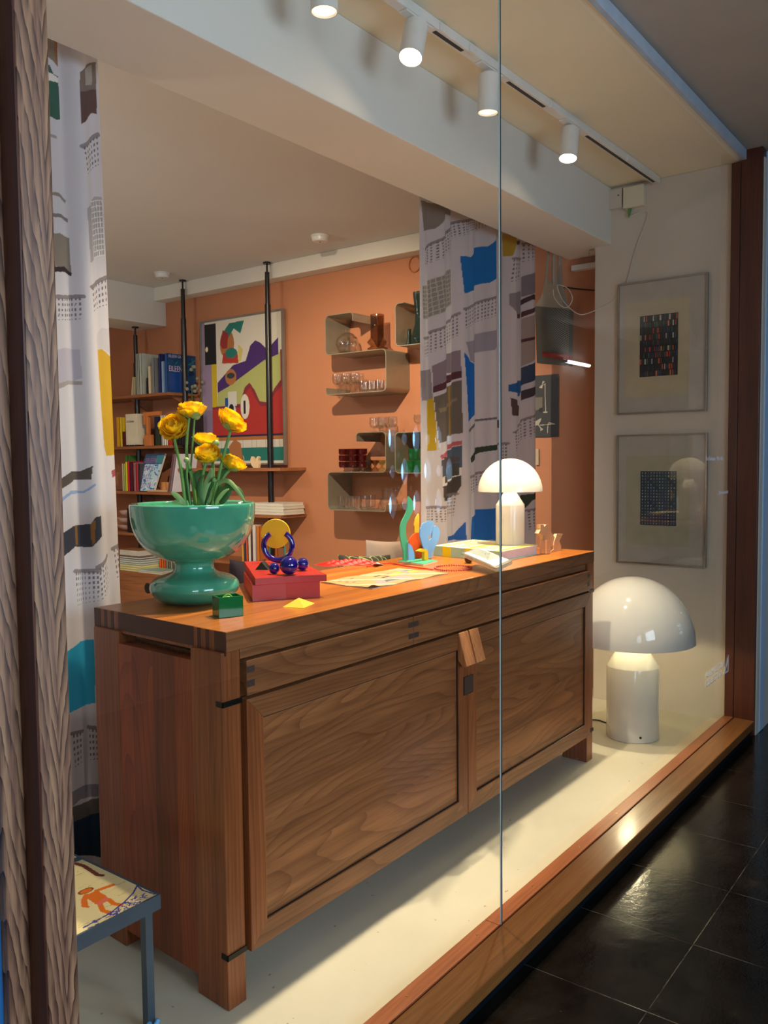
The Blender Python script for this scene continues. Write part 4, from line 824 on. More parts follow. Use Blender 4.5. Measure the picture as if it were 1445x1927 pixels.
for P, c in [(qa([(262, 180), (330, 205), (350, 370), (265, 290)]), '#8b7a68'), (qa([(325, 205), (348, 215), (350, 370), (332, 350)]), '#9a6036'), (qa([(265, 340), (300, 360), (320, 410), (350, 420), (358, 655), (330, 655), (275, 620)]), '#2f5a4a'),
             (qa([(270, 385), (300, 400), (350, 430), (350, 455), (300, 445), (270, 410)]), '#e8e2da'), (qa([(440, 415), (500, 370), (565, 350), (565, 630), (530, 630), (445, 695)]), '#7a6a60'), (qa([(440, 520), (565, 500), (566, 632), (530, 632), (446, 695)]), '#5c423c'), (qa([(480, 395), (540, 370), (540, 480), (480, 480)]), '#a39c90'),
             (qa([(285, 725), (330, 740), (335, 760), (290, 745)]), '#9f9690'), (qa([(295, 1045), (340, 1050), (390, 1095), (385, 1110), (340, 1070), (297, 1060)]), '#8e857e'), (qa([(298, 1160), (350, 1165), (400, 1195), (400, 1215), (350, 1185), (300, 1180)]), '#857b76'),
             (qa([(300, 1275), (345, 1270), (405, 1300), (415, 1500), (370, 1455), (310, 1450)]), '#8a7f74'), (qa([(305, 1455), (370, 1450), (417, 1490), (417, 1508), (370, 1480), (312, 1480)]), '#3a3030'),
             (qa([(470, 1145), (540, 1080), (588, 1078), (588, 1100), (545, 1100), (500, 1140), (520, 1420), (485, 1440)]), '#a9a4a6'),
             (qb([(105, 320), (150, 305), (240, 320), (250, 490), (200, 515), (115, 520)]), '#b9b2be'), (qb([(112, 525), (160, 505), (250, 510), (252, 530), (170, 525), (115, 560)]), '#a59a94'),
             (qb([(335, 320), (380, 315), (440, 360), (470, 950), (400, 960), (385, 900)]), '#c79e30'), (qb([(430, 1050), (475, 1030), (480, 1070), (435, 1090)]), '#a8535c'),
             (qb([(130, 1100), (180, 1055), (250, 1050), (290, 1020), (285, 1100), (200, 1105), (135, 1160)]), '#5a504a'), (qb([(135, 1215), (180, 1170), (260, 1170), (300, 1125), (300, 1140), (262, 1185), (180, 1190), (135, 1240)]), '#93a6c8'),
             (qb([(140, 1430), (190, 1385), (285, 1370), (300, 1330), (325, 1320), (330, 1440), (290, 1510), (200, 1510), (145, 1570)]), '#3c3f4a'), (qb([(200, 1380), (220, 1380), (222, 1500), (204, 1500)]), '#8a6038'), (qb([(285, 1370), (300, 1345), (302, 1480), (290, 1500)]), '#8a6038'),
             (qb([(325, 235), (380, 190), (432, 190), (434, 340), (380, 310), (335, 320)]), '#c4bec2'),
             (qc([(303, 300), (350, 255), (405, 240), (412, 520), (350, 545), (312, 570)]), '#2aa0c8'), (qc([(318, 920), (360, 890), (430, 875), (430, 930), (350, 950), (322, 985)]), '#8f8a94'), (qc([(322, 985), (430, 935), (432, 1000), (326, 1050)]), '#6f675e'),
             (qc([(326, 1050), (432, 1000), (436, 1200), (330, 1200)]), '#24384c')]: CL.poly(P, c)
for P, nx, ny in [(qa([(450, 815), (575, 740), (580, 920), (480, 980)]), 6, 6), (qa([(318, 1615), (455, 1620), (455, 1760), (318, 1760)]), 9, 5), (qa([(490, 1570), (610, 1510), (615, 1680), (500, 1720)]), 6, 5),
                  (qb([(150, 1720), (205, 1655), (318, 1640), (325, 1840)]), 0, 0), (qb([(200, 1660), (318, 1650), (322, 1850), (210, 1890)]), 8, 7), (qb([(312, 1630), (385, 1560), (400, 1760), (325, 1850)]), 5, 7), (qb([(430, 1520), (508, 1485), (525, 1690), (455, 1720)]), 4, 6),
                  (qc([(322, 660), (355, 650), (355, 800), (330, 830)]), 3, 6), (qc([(388, 630), (420, 630), (424, 780), (395, 795)]), 3, 6)]:
    if nx: dots(CL, P, nx, ny)
q = qa([(500, 1110), (588, 1095), (598, 1390), (525, 1410)]); tl, t2, b2, bl = [np.array(p) for p in q]; CL.poly(q, '#a39e9c')
for i in range(6): CL.line([tuple(tl + (t2 - tl) * i / 5), tuple(bl + (b2 - bl) * i / 5)], 0.0012, '#e2dedc')
for j in range(11): CL.line([tuple(tl + (bl - tl) * j / 10), tuple(t2 + (b2 - t2) * j / 10)], 0.0012, '#e2dedc')
o = CL.sheet('curtain', (lambda g: (lambda U, V: [g(U, V)[0] + 0.045 * (0.75 - V) * U, g(U, V)[1], g(U, V)[2]]))(fold_fn(1.12, 1.585, YL, 0.016, 0.16, 0.02, 2.772, 2.0)), m_curt); reorigin(o, (1.4, YL, 0)); tag(o, 'voile curtain printed with a pale building facade, left beside the oak post', 'curtain')

# ------------------------------------------------------------------ bent metal wall shelves
m_shelf = flat('bare sheet aluminium', '#a09a88', 0.42, Metallic=0.55)
XF, XB = 4.34, 4.599
def wshelf(P, label, scale=6.568, ox=600, oy=560, rad=0.03):
    pts = [bp(ox + x / scale, oy + y / scale, 0, XF) for x, y in P]; zs = []
    for i in range(1, len(pts)):                          # snap to upright / level
        a, b = pts[i - 1], pts[i]
        if abs(a.y - b.y) > abs(a.z - b.z):
            zz = (a.z + b.z) / 2 if i == 1 else a.z; b.z = zz; a.z = zz if i == 1 else a.z
        else:
            if i == 1: a.y = b.y
            else: b.y = a.y
    path = [pts[0]]
    for i in range(1, len(pts) - 1):
        a, b, c = pts[i - 1], pts[i], pts[i + 1]; r = min(rad, (b - a).length * .45, (c - b).length * .45); u, v = (a - b).normalized(), (c - b).normalized()
        ce = b + (u + v) * r
        for k in range(7):
            t = k / 6 * PI / 2; path.append(ce - v * r * math.cos(t) * 1.0 - u * r * math.sin(t) * 1.0 if False else ce - v * (r * math.cos(t)) - u * (r * math.sin(t)))
    path.append(pts[-1]); th = 0.0045; n = len(path); L1, L2 = [], []
    for i, p in enumerate(path):
        t = (path[min(i + 1, n - 1)] - path[max(i - 1, 0)]).normalized(); nr = Vector((0, -t.z, t.y)); L1.append(p + nr * th / 2); L2.append(p - nr * th / 2)
    ring = L1 + L2[::-1]; o = pts[0]
    ob = MB().prism([p - o for p in ring], (XB - XF, 0, 0)).build('wall_shelf', m_shelf, None); ob.location = o; fix_normals(ob)
    # n-gon caps of a concave strip: rebuild as quads
    me = ob.data; vs = [tuple(p - o) for p in ring] + [tuple(p - o + Vector((XB - XF, 0, 0))) for p in ring]; N = 2 * n; fs = []
    for i in range(n - 1): fs += [(i, i + 1, N - 2 - i, N - 1 - i), (N + i + 1, N + i, N + N - 1 - i, N + N - 2 - i)]
    for i in range(N): j = (i + 1) % N; fs.append((i, i + N, j + N, j))
    me2 = bpy.data.meshes.new('wall_shelf'); me2.from_pydata(vs, [], fs); me2.materials.append(m_shelf); ob.data = me2; fix_normals(ob)
    tag(ob, label, 'shelf', None); return pts
PA = wshelf([(430, 285), (415, 178), (78, 240), (85, 712), (825, 645), (832, 1150), (90, 1215), (85, 1118)], 'S-shaped bent metal wall shelf, upper left, holding the brown ribbed vase')
PB = wshelf([(1045, 62), (943, 75), (948, 602), (1500, 545)], 'bent metal wall shelf, upper right, partly behind the curtain, with a dark glass vase')
PC = wshelf([(455, 465), (460, 356), (822, 346), (828, 845), (108, 850), (106, 1308), (825, 1348), (826, 1255)], 'S-shaped bent metal wall shelf, lower left, holding the dark red goblets', oy=760)
PD = wshelf([(1500, 340), (940, 352), (945, 856), (1500, 862)], 'bent metal wall shelf, lower right, holding the green tumblers', oy=760)
# glassware on the shelves
m_cl = clearglass('clear glass', (0.98, 0.98, 0.975), 1.5, 0.02, 2.4); m_sm = clearglass('smoky brown glass', (0.68, 0.56, 0.42), 1.5, 0.02, 1.4); m_rd = clearglass('dark red glass', (0.40, 0.02, 0.03), 1.5, 0, 1.2, 0.3, (0.14, 0.004, 0.008))
m_gr = clearglass('bottle green glass', (0.35, 0.78, 0.5), 1.5, 0, 1.5, 0.1, (0.05, 0.4, 0.15)); m_tl = clearglass('dark petrol glass', (0.42, 0.55, 0.54), 1.5, 0, 1.4, 0.1, (0.05, 0.12, 0.12)); m_ol = clearglass('olive glass', (0.8, 0.85, 0.6), 1.5, 0, 1.6)
def glass(name, prof, m, px, z, x, label, group=None, n=28, py=None):
    y = bp(px, 700 if py is None else py, 0, x).y
    if name in PROTO and PROTO[name][1] is m:
        o = PROTO[name][0].copy(); C.objects.link(o)
    else:
        o = MB().lathe(prof, (0, 0, 0), n).build(name, m, None, None, smooth=50); PROTO[name] = (o, m)
    o.location = (x, y, z); tag(o, label, 'glass' if 'vase' not in name and 'carafe' not in name and 'jug' not in name else ('vase' if 'vase' in name else 'jug'), group); return o
ORD = ['leftmost', 'second from the left', 'third from the left', 'fourth from the left', 'fifth from the left', 'sixth from the left', 'rightmost']
def ordl(k, n): return 'rightmost' if k == n - 1 else ORD[k]
PROTO = {}; zA, zA2, zB, zC1, zC2, zC3, zD, zD1 = PA[3].z + .003, PA[6].z + .003, PB[2].z + .003, PC[2].z + .003, PC[4].z + .003, PC[6].z + .003, PD[2].z + .003, PD[1].z + .003
t2_ = 0.0025
def shell(o_, t=t2_): return o_ + [(max(r - t, 0), z) for r, z in o_[::-1]] if False else o_
m_pp = 1594 / 5.7
glass('ribbed_vase', [(0, 0), (.035, 0), (.066, .010), (.068, .018), (.045, .032), (.066, .052), (.068, .060), (.050, .080), (.046, .095), (.046, .235), (.044, .235), (.043, .09), (.03, .07), (0, .02)], m_sm, 711, zA, 4.43, 'brown smoky glass vase with a ribbed foot on the upper left wall shelf')
glass('round_carafe', [(0, 0), (.03, 0), (.06, .02), (.078, .07), (.070, .11), (.045, .138), (.02, .148), (.018, .165), (.024, .170), (.016, .17), (.015, .148), (.066, .11), (.074, .07), (.05, .02), (0, .01)], m_cl, 654, zA, 4.45, 'clear round glass vase with a tiny neck on the upper left wall shelf')
glass('tall_dark_vase', [(0, 0), (.05, 0), (.06, .03), (.052, .07), (.034, .13), (.030, .2), (.042, .29), (.045, .33), (.042, .33), (.026, .2), (.03, .13), (.045, .05), (0, .01)], m_tl, 791, zB, 4.43, 'tall dark petrol glass vase on the upper right wall shelf')
glass('small_vase', [(0, 0), (.022, 0), (.022, .02), (.014, .07), (.012, .11), (.015, .112), (.010, .11), (.012, .07), (.018, .01), (0, .008)], m_tl, 771, zB, 4.45, 'small slim petrol glass bottle vase beside the tall dark vase')
wine = [(0, 0), (.030, 0), (.028, .004), (.005, .008), (.004, .055), (.012, .062), (.028, .080), (.034, .105), (.030, .14), (.0285, .14), (.032, .105), (.026, .082), (.0, .066)]
for k, (px, x) in enumerate([(634, 4.42), (641, 4.50), (651, 4.42), (659, 4.50), (668, 4.42), (676, 4.50)]): glass('wine_glass', wine, m_cl, px, zA2, x, 'clear stemmed wine glass under the brown vase, %s of its cluster' % ordl(k, 6), 'clear wine glasses on the upper left shelf')
cup = [(0, 0), (.024, 0), (.030, .02), (.033, .075), (.031, .075), (.028, .022), (0, .01)]
for k, (px, x) in enumerate([(684, 4.42), (691, 4.50), (699, 4.42), (706, 4.50), (714, 4.42), (720, 4.50)]): glass('small_tumbler', cup, m_cl, px, zA2, x, 'small clear tumbler on the upper left shelf, %s of the tumblers' % ordl(k, 6), 'small clear tumblers on the upper left shelf')
gob = [(0, 0), (.028, 0), (.026, .004), (.005, .008), (.006, .02), (.026, .030), (.032, .05), (.030, .085), (.028, .085), (.030, .05), (.022, .034), (0, .026)]
for k, (px, x) in enumerate([(703, 4.42), (713, 4.50), (719, 4.42), (731, 4.48), (738, 4.42)]): glass('bubble_goblet', [(r, z * 1.12) for r, z in gob], m_cl, px, zC1, x, 'clear bubble-stem goblet on top of the lower left shelf, %s' % ordl(k, 5), 'clear goblets on top of the lower left shelf')
for k, (px, x) in enumerate([(786, 4.42), (798, 4.44)]): glass('small_wine_glass', [(r * 0.85, z * 0.78) for r, z in wine], m_cl, px, zD1, x, 'small clear wine glass on top of the lower right shelf, %s one' % ('left' if k == 0 else 'right'), 'wine glasses on top of the lower right shelf')
# dark red goblets: stem and bowl, stacked cups above
rstem = [(0, 0), (.026, 0), (.025, .004), (.005, .007), (.006, .026), (.0, .028)]
rcup = [(0, 0), (.026, 0.0), (.0315, .008), (.0325, .04), (.0305, .04), (.028, .01), (0, .006)]
for k, (px, x) in enumerate([(646, 4.42), (664, 4.42), (682, 4.46), (655, 4.53), (673, 4.53)]):
    y = bp(px, 850, 0, x).y
    g = thing('stemmed_red_glass', 'dark red glass on a short clear stem, lowest row, %s' % ['leftmost', 'front middle', 'rightmost', 'rear left', 'rear right'][k], 'glass', (x, y, zC2), 0, 'stemmed dark red glasses on the lower left shelf')
    MB().lathe(rstem, (0, 0, 0), 24).build('stem', m_cl, g, smooth=50); MB().lathe([(r, z + .028) for r, z in rcup], (0, 0, 0), 24).build('bowl', m_rd, g, smooth=50)
    for lvl in (1, 2): glass('red_cup', rcup, m_rd, px, zC2 + .028 + .0425 * lvl, x, 'dark red glass cup, %s row of the stack, %s' % ('middle' if lvl == 1 else 'top', ['leftmost', 'front middle', 'rightmost', 'rear left', 'rear right'][k]), 'stacked red cups, %s row' % ('middle' if lvl == 1 else 'top'), py=850)
foot = [(0, 0), (.020, 0), (.024, .006), (.022, .02), (.010, .028), (.006, .036), (.020, .052), (.030, .075), (.028, .075), (.018, .055), (0, .045)]
for px, x, mm, lb in ((692, 4.40, m_sm, 'smoky brown'), (704, 4.43, m_sm, 'smoky brown'), (717, 4.40, m_ol, 'olive')):
    glass('footed_glass_' + lb.split()[0], foot, mm, px, zC2, x, {692: 'smoky footed glass with thick clear base, next to the red glasses', 704: 'smoky footed glass between the other two footed glasses', 717: 'olive footed glass with thick clear base at the shelf corner'}[px], None)
tum = [(0, 0), (.016, 0), (.018, .006), (.020, .085), (.0185, .085), (.0165, .012), (0, .010)]
for k, (px, x) in enumerate([(640, 4.42), (646, 4.50), (652, 4.42), (659, 4.50), (664, 4.42), (670, 4.50), (675, 4.42)]): glass('shot_glass', tum, m_cl, px, zC3, x, 'slim clear straight glass on the bottom shelf, %s' % ordl(k, 7), 'slim clear glasses on the bottom shelf', py=900)
tw = [(0, 0), (.024, 0), (.034, .02), (.036, .05), (.034, .095), (.032, .095), (.034, .05), (.03, .02), (0, .01)]
for px, x, lb in ((686, 4.42, 'left'), (697, 4.49, 'right')): glass('cut_tumbler', tw, m_cl, px, zC3, x, 'clear patterned tumbler on the bottom shelf, %s of the pair beside the jug' % lb, None, py=900)
jg = glass('glass_jug', [(0, 0), (.045, 0), (.060, .02), (.064, .05), (.055, .075), (.042, .085), (.044, .10), (.046, .145), (.0435, .145), (.040, .10), (.038, .085), (.058, .05), (.05, .015), (0, .008)], m_cl, 731, zC3, 4.44, 'clear glass jug with a wide belly on the bottom wall shelf', None, py=900)
MB().tube(spline([(0.604 * .044, -0.797 * .044, .13), (0.604 * .075, -0.797 * .075, .125), (0.604 * .078, -0.797 * .078, .10), (0.604 * .045, -0.797 * .045, .088)], 5), .004, 8).build('handle', m_cl, jg, smooth=60)
gt = [(0, 0), (.030, 0), (.033, .008), (.035, .075), (.033, .075), (.030, .012), (0, .010)]
for px, x, zz, lb in ((772, 4.41, 0, 'front left'), (782, 4.48, 0, 'behind'), (789, 4.41, 0, 'front right')): glass('green_tumbler', gt, m_gr, px, zD, x, 'bottle green glass tumbler on the lower right shelf, %s one' % lb, None, py=880)
for px, x, lb in ((778, 4.45, 'left'), (786, 4.45, 'right')): glass('green_tumbler', gt, m_gr, px, zD + .0765, x, 'bottle green tumbler stacked on top of the other green tumblers, %s one' % lb, None, py=840)
glass('wine_glass', wine, m_cl, 797, zD, 4.42, 'clear stemmed glass beside the green tumblers on the lower right shelf', None, py=880)

# ------------------------------------------------------------------ shelving unit at the back
m_shw = wood('warm shelf wood', '#6b3a1e', '#b0734a', 'Y', 40, 0.3, 0.45, None, var=0.1, vein=0.3)
m_pole = flat('black lacquered pole', '#0c0c10', 0.3)
SX = 4.296
su = thing('shelving_unit', 'tall shelving unit with black tension poles and wooden shelves on the terracotta wall', 'shelving', (4.45, 5.0, 0)); so_ = tuple(su.location)
for x, y, zt in ((4.44, 5.335, ZC), (4.44, 4.405, ZC), (4.44, 5.95, 2.474)):
    MB().tube([(x, y, 0.464 if y > 5 else 0), (x, y, zt - 0.30)], 0.0215, 20).tube([(x, y, zt - 0.30), (x, y, zt - 0.07)], 0.0165, 20).tube([(x, y, zt - 0.07), (x, y, zt - 0.008)], 0.007, 12).lathe([(0, zt - .012), (.028, zt - .012), (.028, zt - .002), (0, zt - .002)], (x, y, 0), 24).build('pole', m_pole, su, so_, smooth=40)
SH = []
for z in (1.893, 1.478, 1.108, 0.765): MB().box((SX, 5.37, z - 0.022), (4.598, 6.55, z)).build('shelf', m_shw, su, so_, bevel=0.001)
for z, y0 in ((1.295, 4.20), (0.958, 4.20), (0.60, 4.20)): MB().box((SX + 0.03, y0, z - 0.022), (4.598, 5.31, z)).build('shelf', m_shw, su, so_, bevel=0.001)
for y in (5.42, 5.95):
    for z in (1.87, 1.455, 1.085): MB().prism([(4.40, y, z), (4.40, y, z - .02), (4.57, y, z - .10), (4.597, y, z - .10), (4.597, y, z)], (0, 0.02, 0)).build('bracket', m_shw, su, so_)
lc = thing('low_cabinet', 'low wooden cabinet with a round black hole in its front, under the shelves', 'cabinet', (4.3, 5.9, 0))
MB().box((4.20, 5.20, 0.0), (4.597, 6.9, 0.462)).build('body', m_shw, lc, tuple(lc.location), bevel=0.002)
h = bp(278, 1107, 0, 4.199); MB().lathe([(0, 0), (.042, 0), (.042, -.004), (0, -.004)], h, 40, 0, (-1, 0, 0)).build('hole', m_gap, lc, tuple(lc.location))
m_pg2 = flat('book paper', '#d6cfbf', 0.8)
def book(px0, px1, pyb, pyt, zs, col, label, depth=0.20, X=None, group=None, rough=0.5, lean=0.0, title=None):
    X = X or SX + 0.015; y1 = bp(px0, pyb, 0, X).y; y0 = bp(px1, pyb, 0, X).y; zt = bp((px0 + px1) / 2, pyt, 0, X).z
    h = zt - zs; b = MB(); w = y1 - y0 - 0.001; c = 0.002
    o = (X, y0, zs)
    def L(p): return (p[0] - o[0], p[1] - o[1] + lean * (p[2] - zs), p[2] - o[2])
    for a, e in (((X, y0, zs), (X + depth, y0 + c, zt)), ((X, y0 + w - c, zs), (X + depth, y0 + w, zt)), ((X, y0, zs), (X + c, y0 + w, zt))): b.box(a, e, 0, lambda *p: L(p))
    if w > 3 * c: b.box((X + c, y0 + c, zs + 0.003), (X + depth - 0.004, y0 + w - c, zt - 0.004), 1, lambda *p: L(p))
    ob = b.build('book', [flat('book cover ' + col, col, rough), m_pg2], None); ob.location = o; tag(ob, label, 'book', group); return o, y0, w, h
G1 = 'books on the top shelf'
def zb5(x, y): return (220 + x / 8.03, 640 + y / 8.03)
def b5(x0, x1, yt, yb, *a, **k): p = zb5(x0, yb); q = zb5(x1, yt); return book(p[0], q[0], p[1], q[1], 1.894, *a, group=G1, **k)
b5(298, 322, 205, 850, '#9aa39a', 'grey green tall book, leftmost of the three pale spines', depth=.27); b5(322, 347, 203, 850, '#aab2a8', 'pale green tall book, middle of the three pale spines', depth=.27); b5(349, 384, 198, 850, '#b9c0b4', 'pale green tall book with a grey cover, right of the pale spines', depth=.27)
b5(212, 240, 560, 850, '#c8b890', 'small cream and black book leaning at the left end of the top shelf', lean=-0.16); b5(450, 474, 570, 835, '#1b1e1c', 'thin black book standing low in the middle of the top shelf', depth=.17); b5(478, 520, 395, 832, '#d9c7a2', 'cream book beside the thin black book', depth=.17)
b5(532, 572, 265, 820, '#7f8084', 'grey book with lined cover on the top shelf', depth=.24); b5(640, 668, 205, 800, '#1c2a66', 'dark blue tall book behind the pale blue one', depth=.26); b5(680, 718, 320, 800, '#86a3cc', 'light blue book next to the big blue cover', depth=.2)
o_, y0_, w_, h_ = b5(733, 772, 195, 800, '#1f4f94', 'big blue art book with EILEEN lettering on its cover, right end of the top shelf', depth=.285)
cvb = Canvas(70, 80, '#15406e')
for k in range(26): a_, b_ = rng.random(2); cvb.line([(a_, b_ * .5 + .5), (a_ + rng.normal() * .12, b_ * .5 + .5 + rng.normal() * .1)], .012, ['#1c6a7c', '#2a7f86', '#0f3058'][k % 3])
cvb.rect(.05, .05, .68, .52, '#123f8c')
bo = [o for o in C.objects if o.get('label', '').startswith('big blue art book')][0]
cvb.sheet('cover_print', plane_fn((0.003, -0.0008, 0.003), (0.283, -0.0008, 0.003), (0.003, -0.0008, h_ - .003)), printed_mat('blue book cover', 0.3), bo)
m_tx = flat('pale pink lettering', '#c9b4d4', 0.5)
def text_local(parent, body, size, org, xd, yd, m, sx=1.0):
    o = text('lettering', body, size, m, (0, 0, 0), xd, yd, None, 0.0002, sx=sx); o.parent = parent; o.location = org; return o
text_local(bo, 'EILEEN', 0.062, (0.012, -0.0016, h_ * 0.545), (1, 0, 0), (0, 0, 1), m_tx, 0.72); text_local(bo, 'EILEEN GRAY', 0.03, (0.012, -0.0016, h_ * 0.90), (1, 0, 0), (0, 0, 1), m_tx, 0.9)
G2 = 'books on the second shelf'
def zb8(x, y): return (210 + x / 8.03, 720 + y / 8.03)
def b8(x0, x1, yt, yb, zs, *a, **k): p = zb8(x0, yb); q = zb8(x1, yt); return book(p[0], q[0], p[1], q[1], zs, *a, **k)
b8(80, 130, 522, 950, 1.479, '#d9a012', 'yellow book at the left end of the second shelf', group=G2); b8(132, 168, 525, 950, 1.479, '#e8c22a', 'bright yellow book, second from the left on the second shelf', group=G2); b8(172, 206, 740, 950, 1.479, '#5a1420', 'small dark red book beside the yellow ones', group=G2, X=SX + .01, depth=.12)
b8(178, 220, 530, 950, 1.479, '#3b2620', 'dark brown book behind the white catalogue', group=G2, X=SX + .14, depth=.14)
b8(655, 712, 515, 940, 1.479, '#1a2242', 'navy blue book in the middle of the second shelf', group=G2); b8(662, 742, 700, 940, 1.479, '#283226', 'small dark green book in front of the navy one', group=G2, X=SX + .002, depth=.012)
for k in range(5): b8(746 + 27 * k, 771 + 27 * k, 495, 938, 1.479, ['#e6e0d8', '#d8d2cc', '#ece6e0', '#ddd6ce', '#b83a22'][k], ['white paperback, first of the row right of the navy book', 'white paperback, second of the row', 'white paperback, third of the row', 'cream paperback, fourth of the row, next to a red one', 'red paperback closing the row of white paperbacks'][k], group=G2)
for k in range(4): b8(930 + 42 * k, 968 + 42 * k, 460, 940, 1.479, '#14161c', ['black binder, first of the dark row behind the flowers', 'black binder, second of the dark row', 'black binder, third of the dark row', 'black binder, last of the dark row by the pole'][k], group=G2)
# white catalogue standing with its cover forward
p0, p1 = bp(237.5, 834, 0, SX + .02), bp(259, 834, 0, SX + .02); ztop = bp(248, 779, 0, SX + .02).z; ct = thing('catalogue', 'thick white catalogue standing with its cover forward on the second shelf', 'book', (SX + .02, p1.y, 1.479))
MB().box((0, 0, 0.012), (0.085, p0.y - p1.y, ztop - 1.479)).build('book_block', flat('cream catalogue cover', '#ddd2b8', 0.5), ct, bevel=0.001)
text_local(ct, 'Le Corbusier', 0.026, (-0.0008, p0.y - p1.y - 0.012, (ztop - 1.479) * 0.74), (0, -1, 0), (0, 0, 1), m_black, 0.72)
for s_ in (0.03, 0.10): MB().tube([(-0.012, s_, 0.03), (-0.012, s_, 0.0045), (0.05, s_, 0.0045)], 0.002, 6).build('wire_stand', m_steel, ct)
lw = bp(273, 838, 0, SX + .03); o = MB()
for a, b in (((0, -.05, 0), (.03, -.008, .088)), ((0, -.002, 0), (.03, .04, .088)), ((0, -.012, .088), (.03, .012, .24)), ((0, -.16, .24), (.03, .045, .272)), ((0, .02, .17), (.03, .045, .24))): o.box(a, b)
o = o.build('wooden_letter_block', flat('orange stained wood', '#c8763c', 0.5), None, bevel=0.002); o.location = (SX + .03, bp(277, 838, 0, SX + .03).y, 1.479); tag(o, 'stepped orange wooden block figure on the second shelf', 'ornament')
G3 = 'books on the third shelf'
for x0, x1, yt, c, l in ((165, 190, 1225, '#c9c2a8', 'cream thin book at the left end of the third shelf'), (192, 216, 1225, '#b9c95a', 'pale lime book beside the cream one'), (210, 258, 1100, '#3f7030', 'tall green book behind the lime one'), (218, 248, 1200, '#e6e020', 'bright yellow thin book on the third shelf'), (250, 280, 1190, '#e0264a', 'pink red book next to the bright yellow one'), (283, 332, 1195, '#4a1a2c', 'dark plum book on the third shelf'),
                         (338, 352, 1210, '#e05a60', 'thin coral book after the plum book'), (354, 366, 1212, '#d8cdd0', 'thin white book between the coral ones'), (368, 382, 1215, '#d04850', 'thin red book in the slim row'), (384, 410, 1218, '#c23a48', 'crimson book ending the slim row'), (412, 432, 1220, '#3c3a44', 'thin charcoal book half behind the displayed blue book')):
    b8(x0, x1, yt, 1632, 1.109, c, l, group=G3, depth=.16, X=SX + (.06 if yt == 1100 else .015))
# displayed blue book leaning on a small easel
fb = thing('displayed_book', 'blue and white art book leaning on a small easel on the third shelf', 'book', tuple(bp(272, 923, 0, SX + .02)))
a, b, c = bp(254, 923, 0, SX + .015), bp(289, 922, 0, SX + .015), bp(275, 854, 0, SX + .09); a.z = b.z = 1.114; d = c + (b - a)
cvd = Canvas(60, 80, '#bcd6e6')
for k in range(90): u, v = rng.random(2); cvd.line([(u, v), (u + rng.normal() * .1, v + rng.normal() * .07)], .016, ['#3d7fc0', '#e6eef2', '#58b4c4', '#2f5aa8', '#9fc6dd'][k % 5])
cvd.rect(0, .72, 1, 1, '#1d3f6e', .9); cvd.rect(.62, .74, .98, .95, '#3f8f96', .9)
cvd.sheet('cover_print', plane_fn(a, b, c), printed_mat('displayed cover', 0.35), fb, tuple(fb.location))
nb = (b - a).cross(c - a).normalized(); nb = nb if nb.x > 0 else -nb
fix_normals(MB().prism([Vector(q) - fb.location + nb * .001 for q in (a, b, d, c)], nb * .016).build('book_block', m_pg2, fb))
yd_ = (c - a).normalized(); xd_ = (b - a).normalized()
for k, t_ in enumerate(('EILEEN', 'GRAY', 'E.1027', '1927-29')): text('lettering', t_, 0.055, flat('mauve lettering', '#a070b0', 0.5), a + yd_ * (0.24 - 0.07 * k) + xd_ * 0.02 - nb * 0.001, xd_, yd_, fb, 0.0002, sx=0.9)
MB().tube([Vector(c) + nb * .018 - fb.location - yd_ * .12, Vector((4.50, a.y - .09, 1.112)) - fb.location], 0.004, 8).build('easel_leg', m_black, fb)
lk = bp(302, 920, 0, SX + .05)
for dy, l in ((.035, 'small pale wooden block behind the displayed book, left of two'), (-.035, 'small pale wooden block behind the displayed book, right of two')):
    o = MB().box((0, -.022, 0), (.03, .022, .075)).build('wooden_block', flat('pale orange wood', '#dc9a5c', 0.5), None, bevel=.003); o.location = (SX + .1, lk.y + dy, 1.109); tag(o, l, 'block', 'wooden blocks behind the displayed book')
o = MB().box((0, 0, 0), (.14, .24, .014)).build('booklet', flat('pale tan paper', '#d0a884', 0.6), None, bevel=.001); o.location = (SX + .01, bp(313, 923, 0, SX + .01).y - 0.0, 1.109); tag(o, 'thin tan booklet lying flat right of the displayed book', 'booklet')
for k, (px, c_, l) in enumerate(((316.5, '#6a5058', 'plum framed sheet leaning at the right end of the third shelf'), (320, '#8a7078', 'mauve framed sheet leaning, middle one'), (324.5, '#d8d6e0', 'white edged framed sheet leaning, nearest the pole'))):
    y = bp(px, 925, 0, SX).y; o = MB().prism([(0, 0, 0), (0, 0.014, 0), (0.02, 0.014 - .05, .30), (0.02, -.05, .30)], (.2, 0, 0)).build('framed_sheet', flat('sheet edge ' + c_, c_, .4), None); fix_normals(o); o.location = (SX + .005 , y + .0, 1.109); tag(o, l, 'frame', 'framed sheets leaning on the third shelf')
# fourth shelf bowls
m_pk = flat('pale pink ceramic', '#e3c2b4', 0.35)
bw = [(0, 0), (.04, 0), (.10, .028), (.12, .055), (.116, .055), (.09, .03), (0, .01)]
for k, (z, s_, l) in enumerate(((.766, 1.0, 'pale pink bowl, lowest of the stack half behind the curtain'), (.825, 1.0, 'pale pink bowl, middle of the stack'), (.884, .85, 'pale pink bowl, topmost of the stack'))):
    o = MB().lathe([(r * s_, zz) for r, zz in bw], (0, 0, 0), 40).build('bowl', m_pk, None, smooth=50); o.location = (SX + .14, bp(240, 985, 0, SX + .1).y, z); tag(o, l, 'bowl', 'stacked pink bowls on the fourth shelf')
o = MB().box((0, 0, 0), (.28, .55, .20)).build('storage_box', m_black, None, bevel=.004); o.location = (SX + .012, 5.40, .767); tag(o, 'black storage box on the fourth shelf, mostly hidden by the vase', 'box')
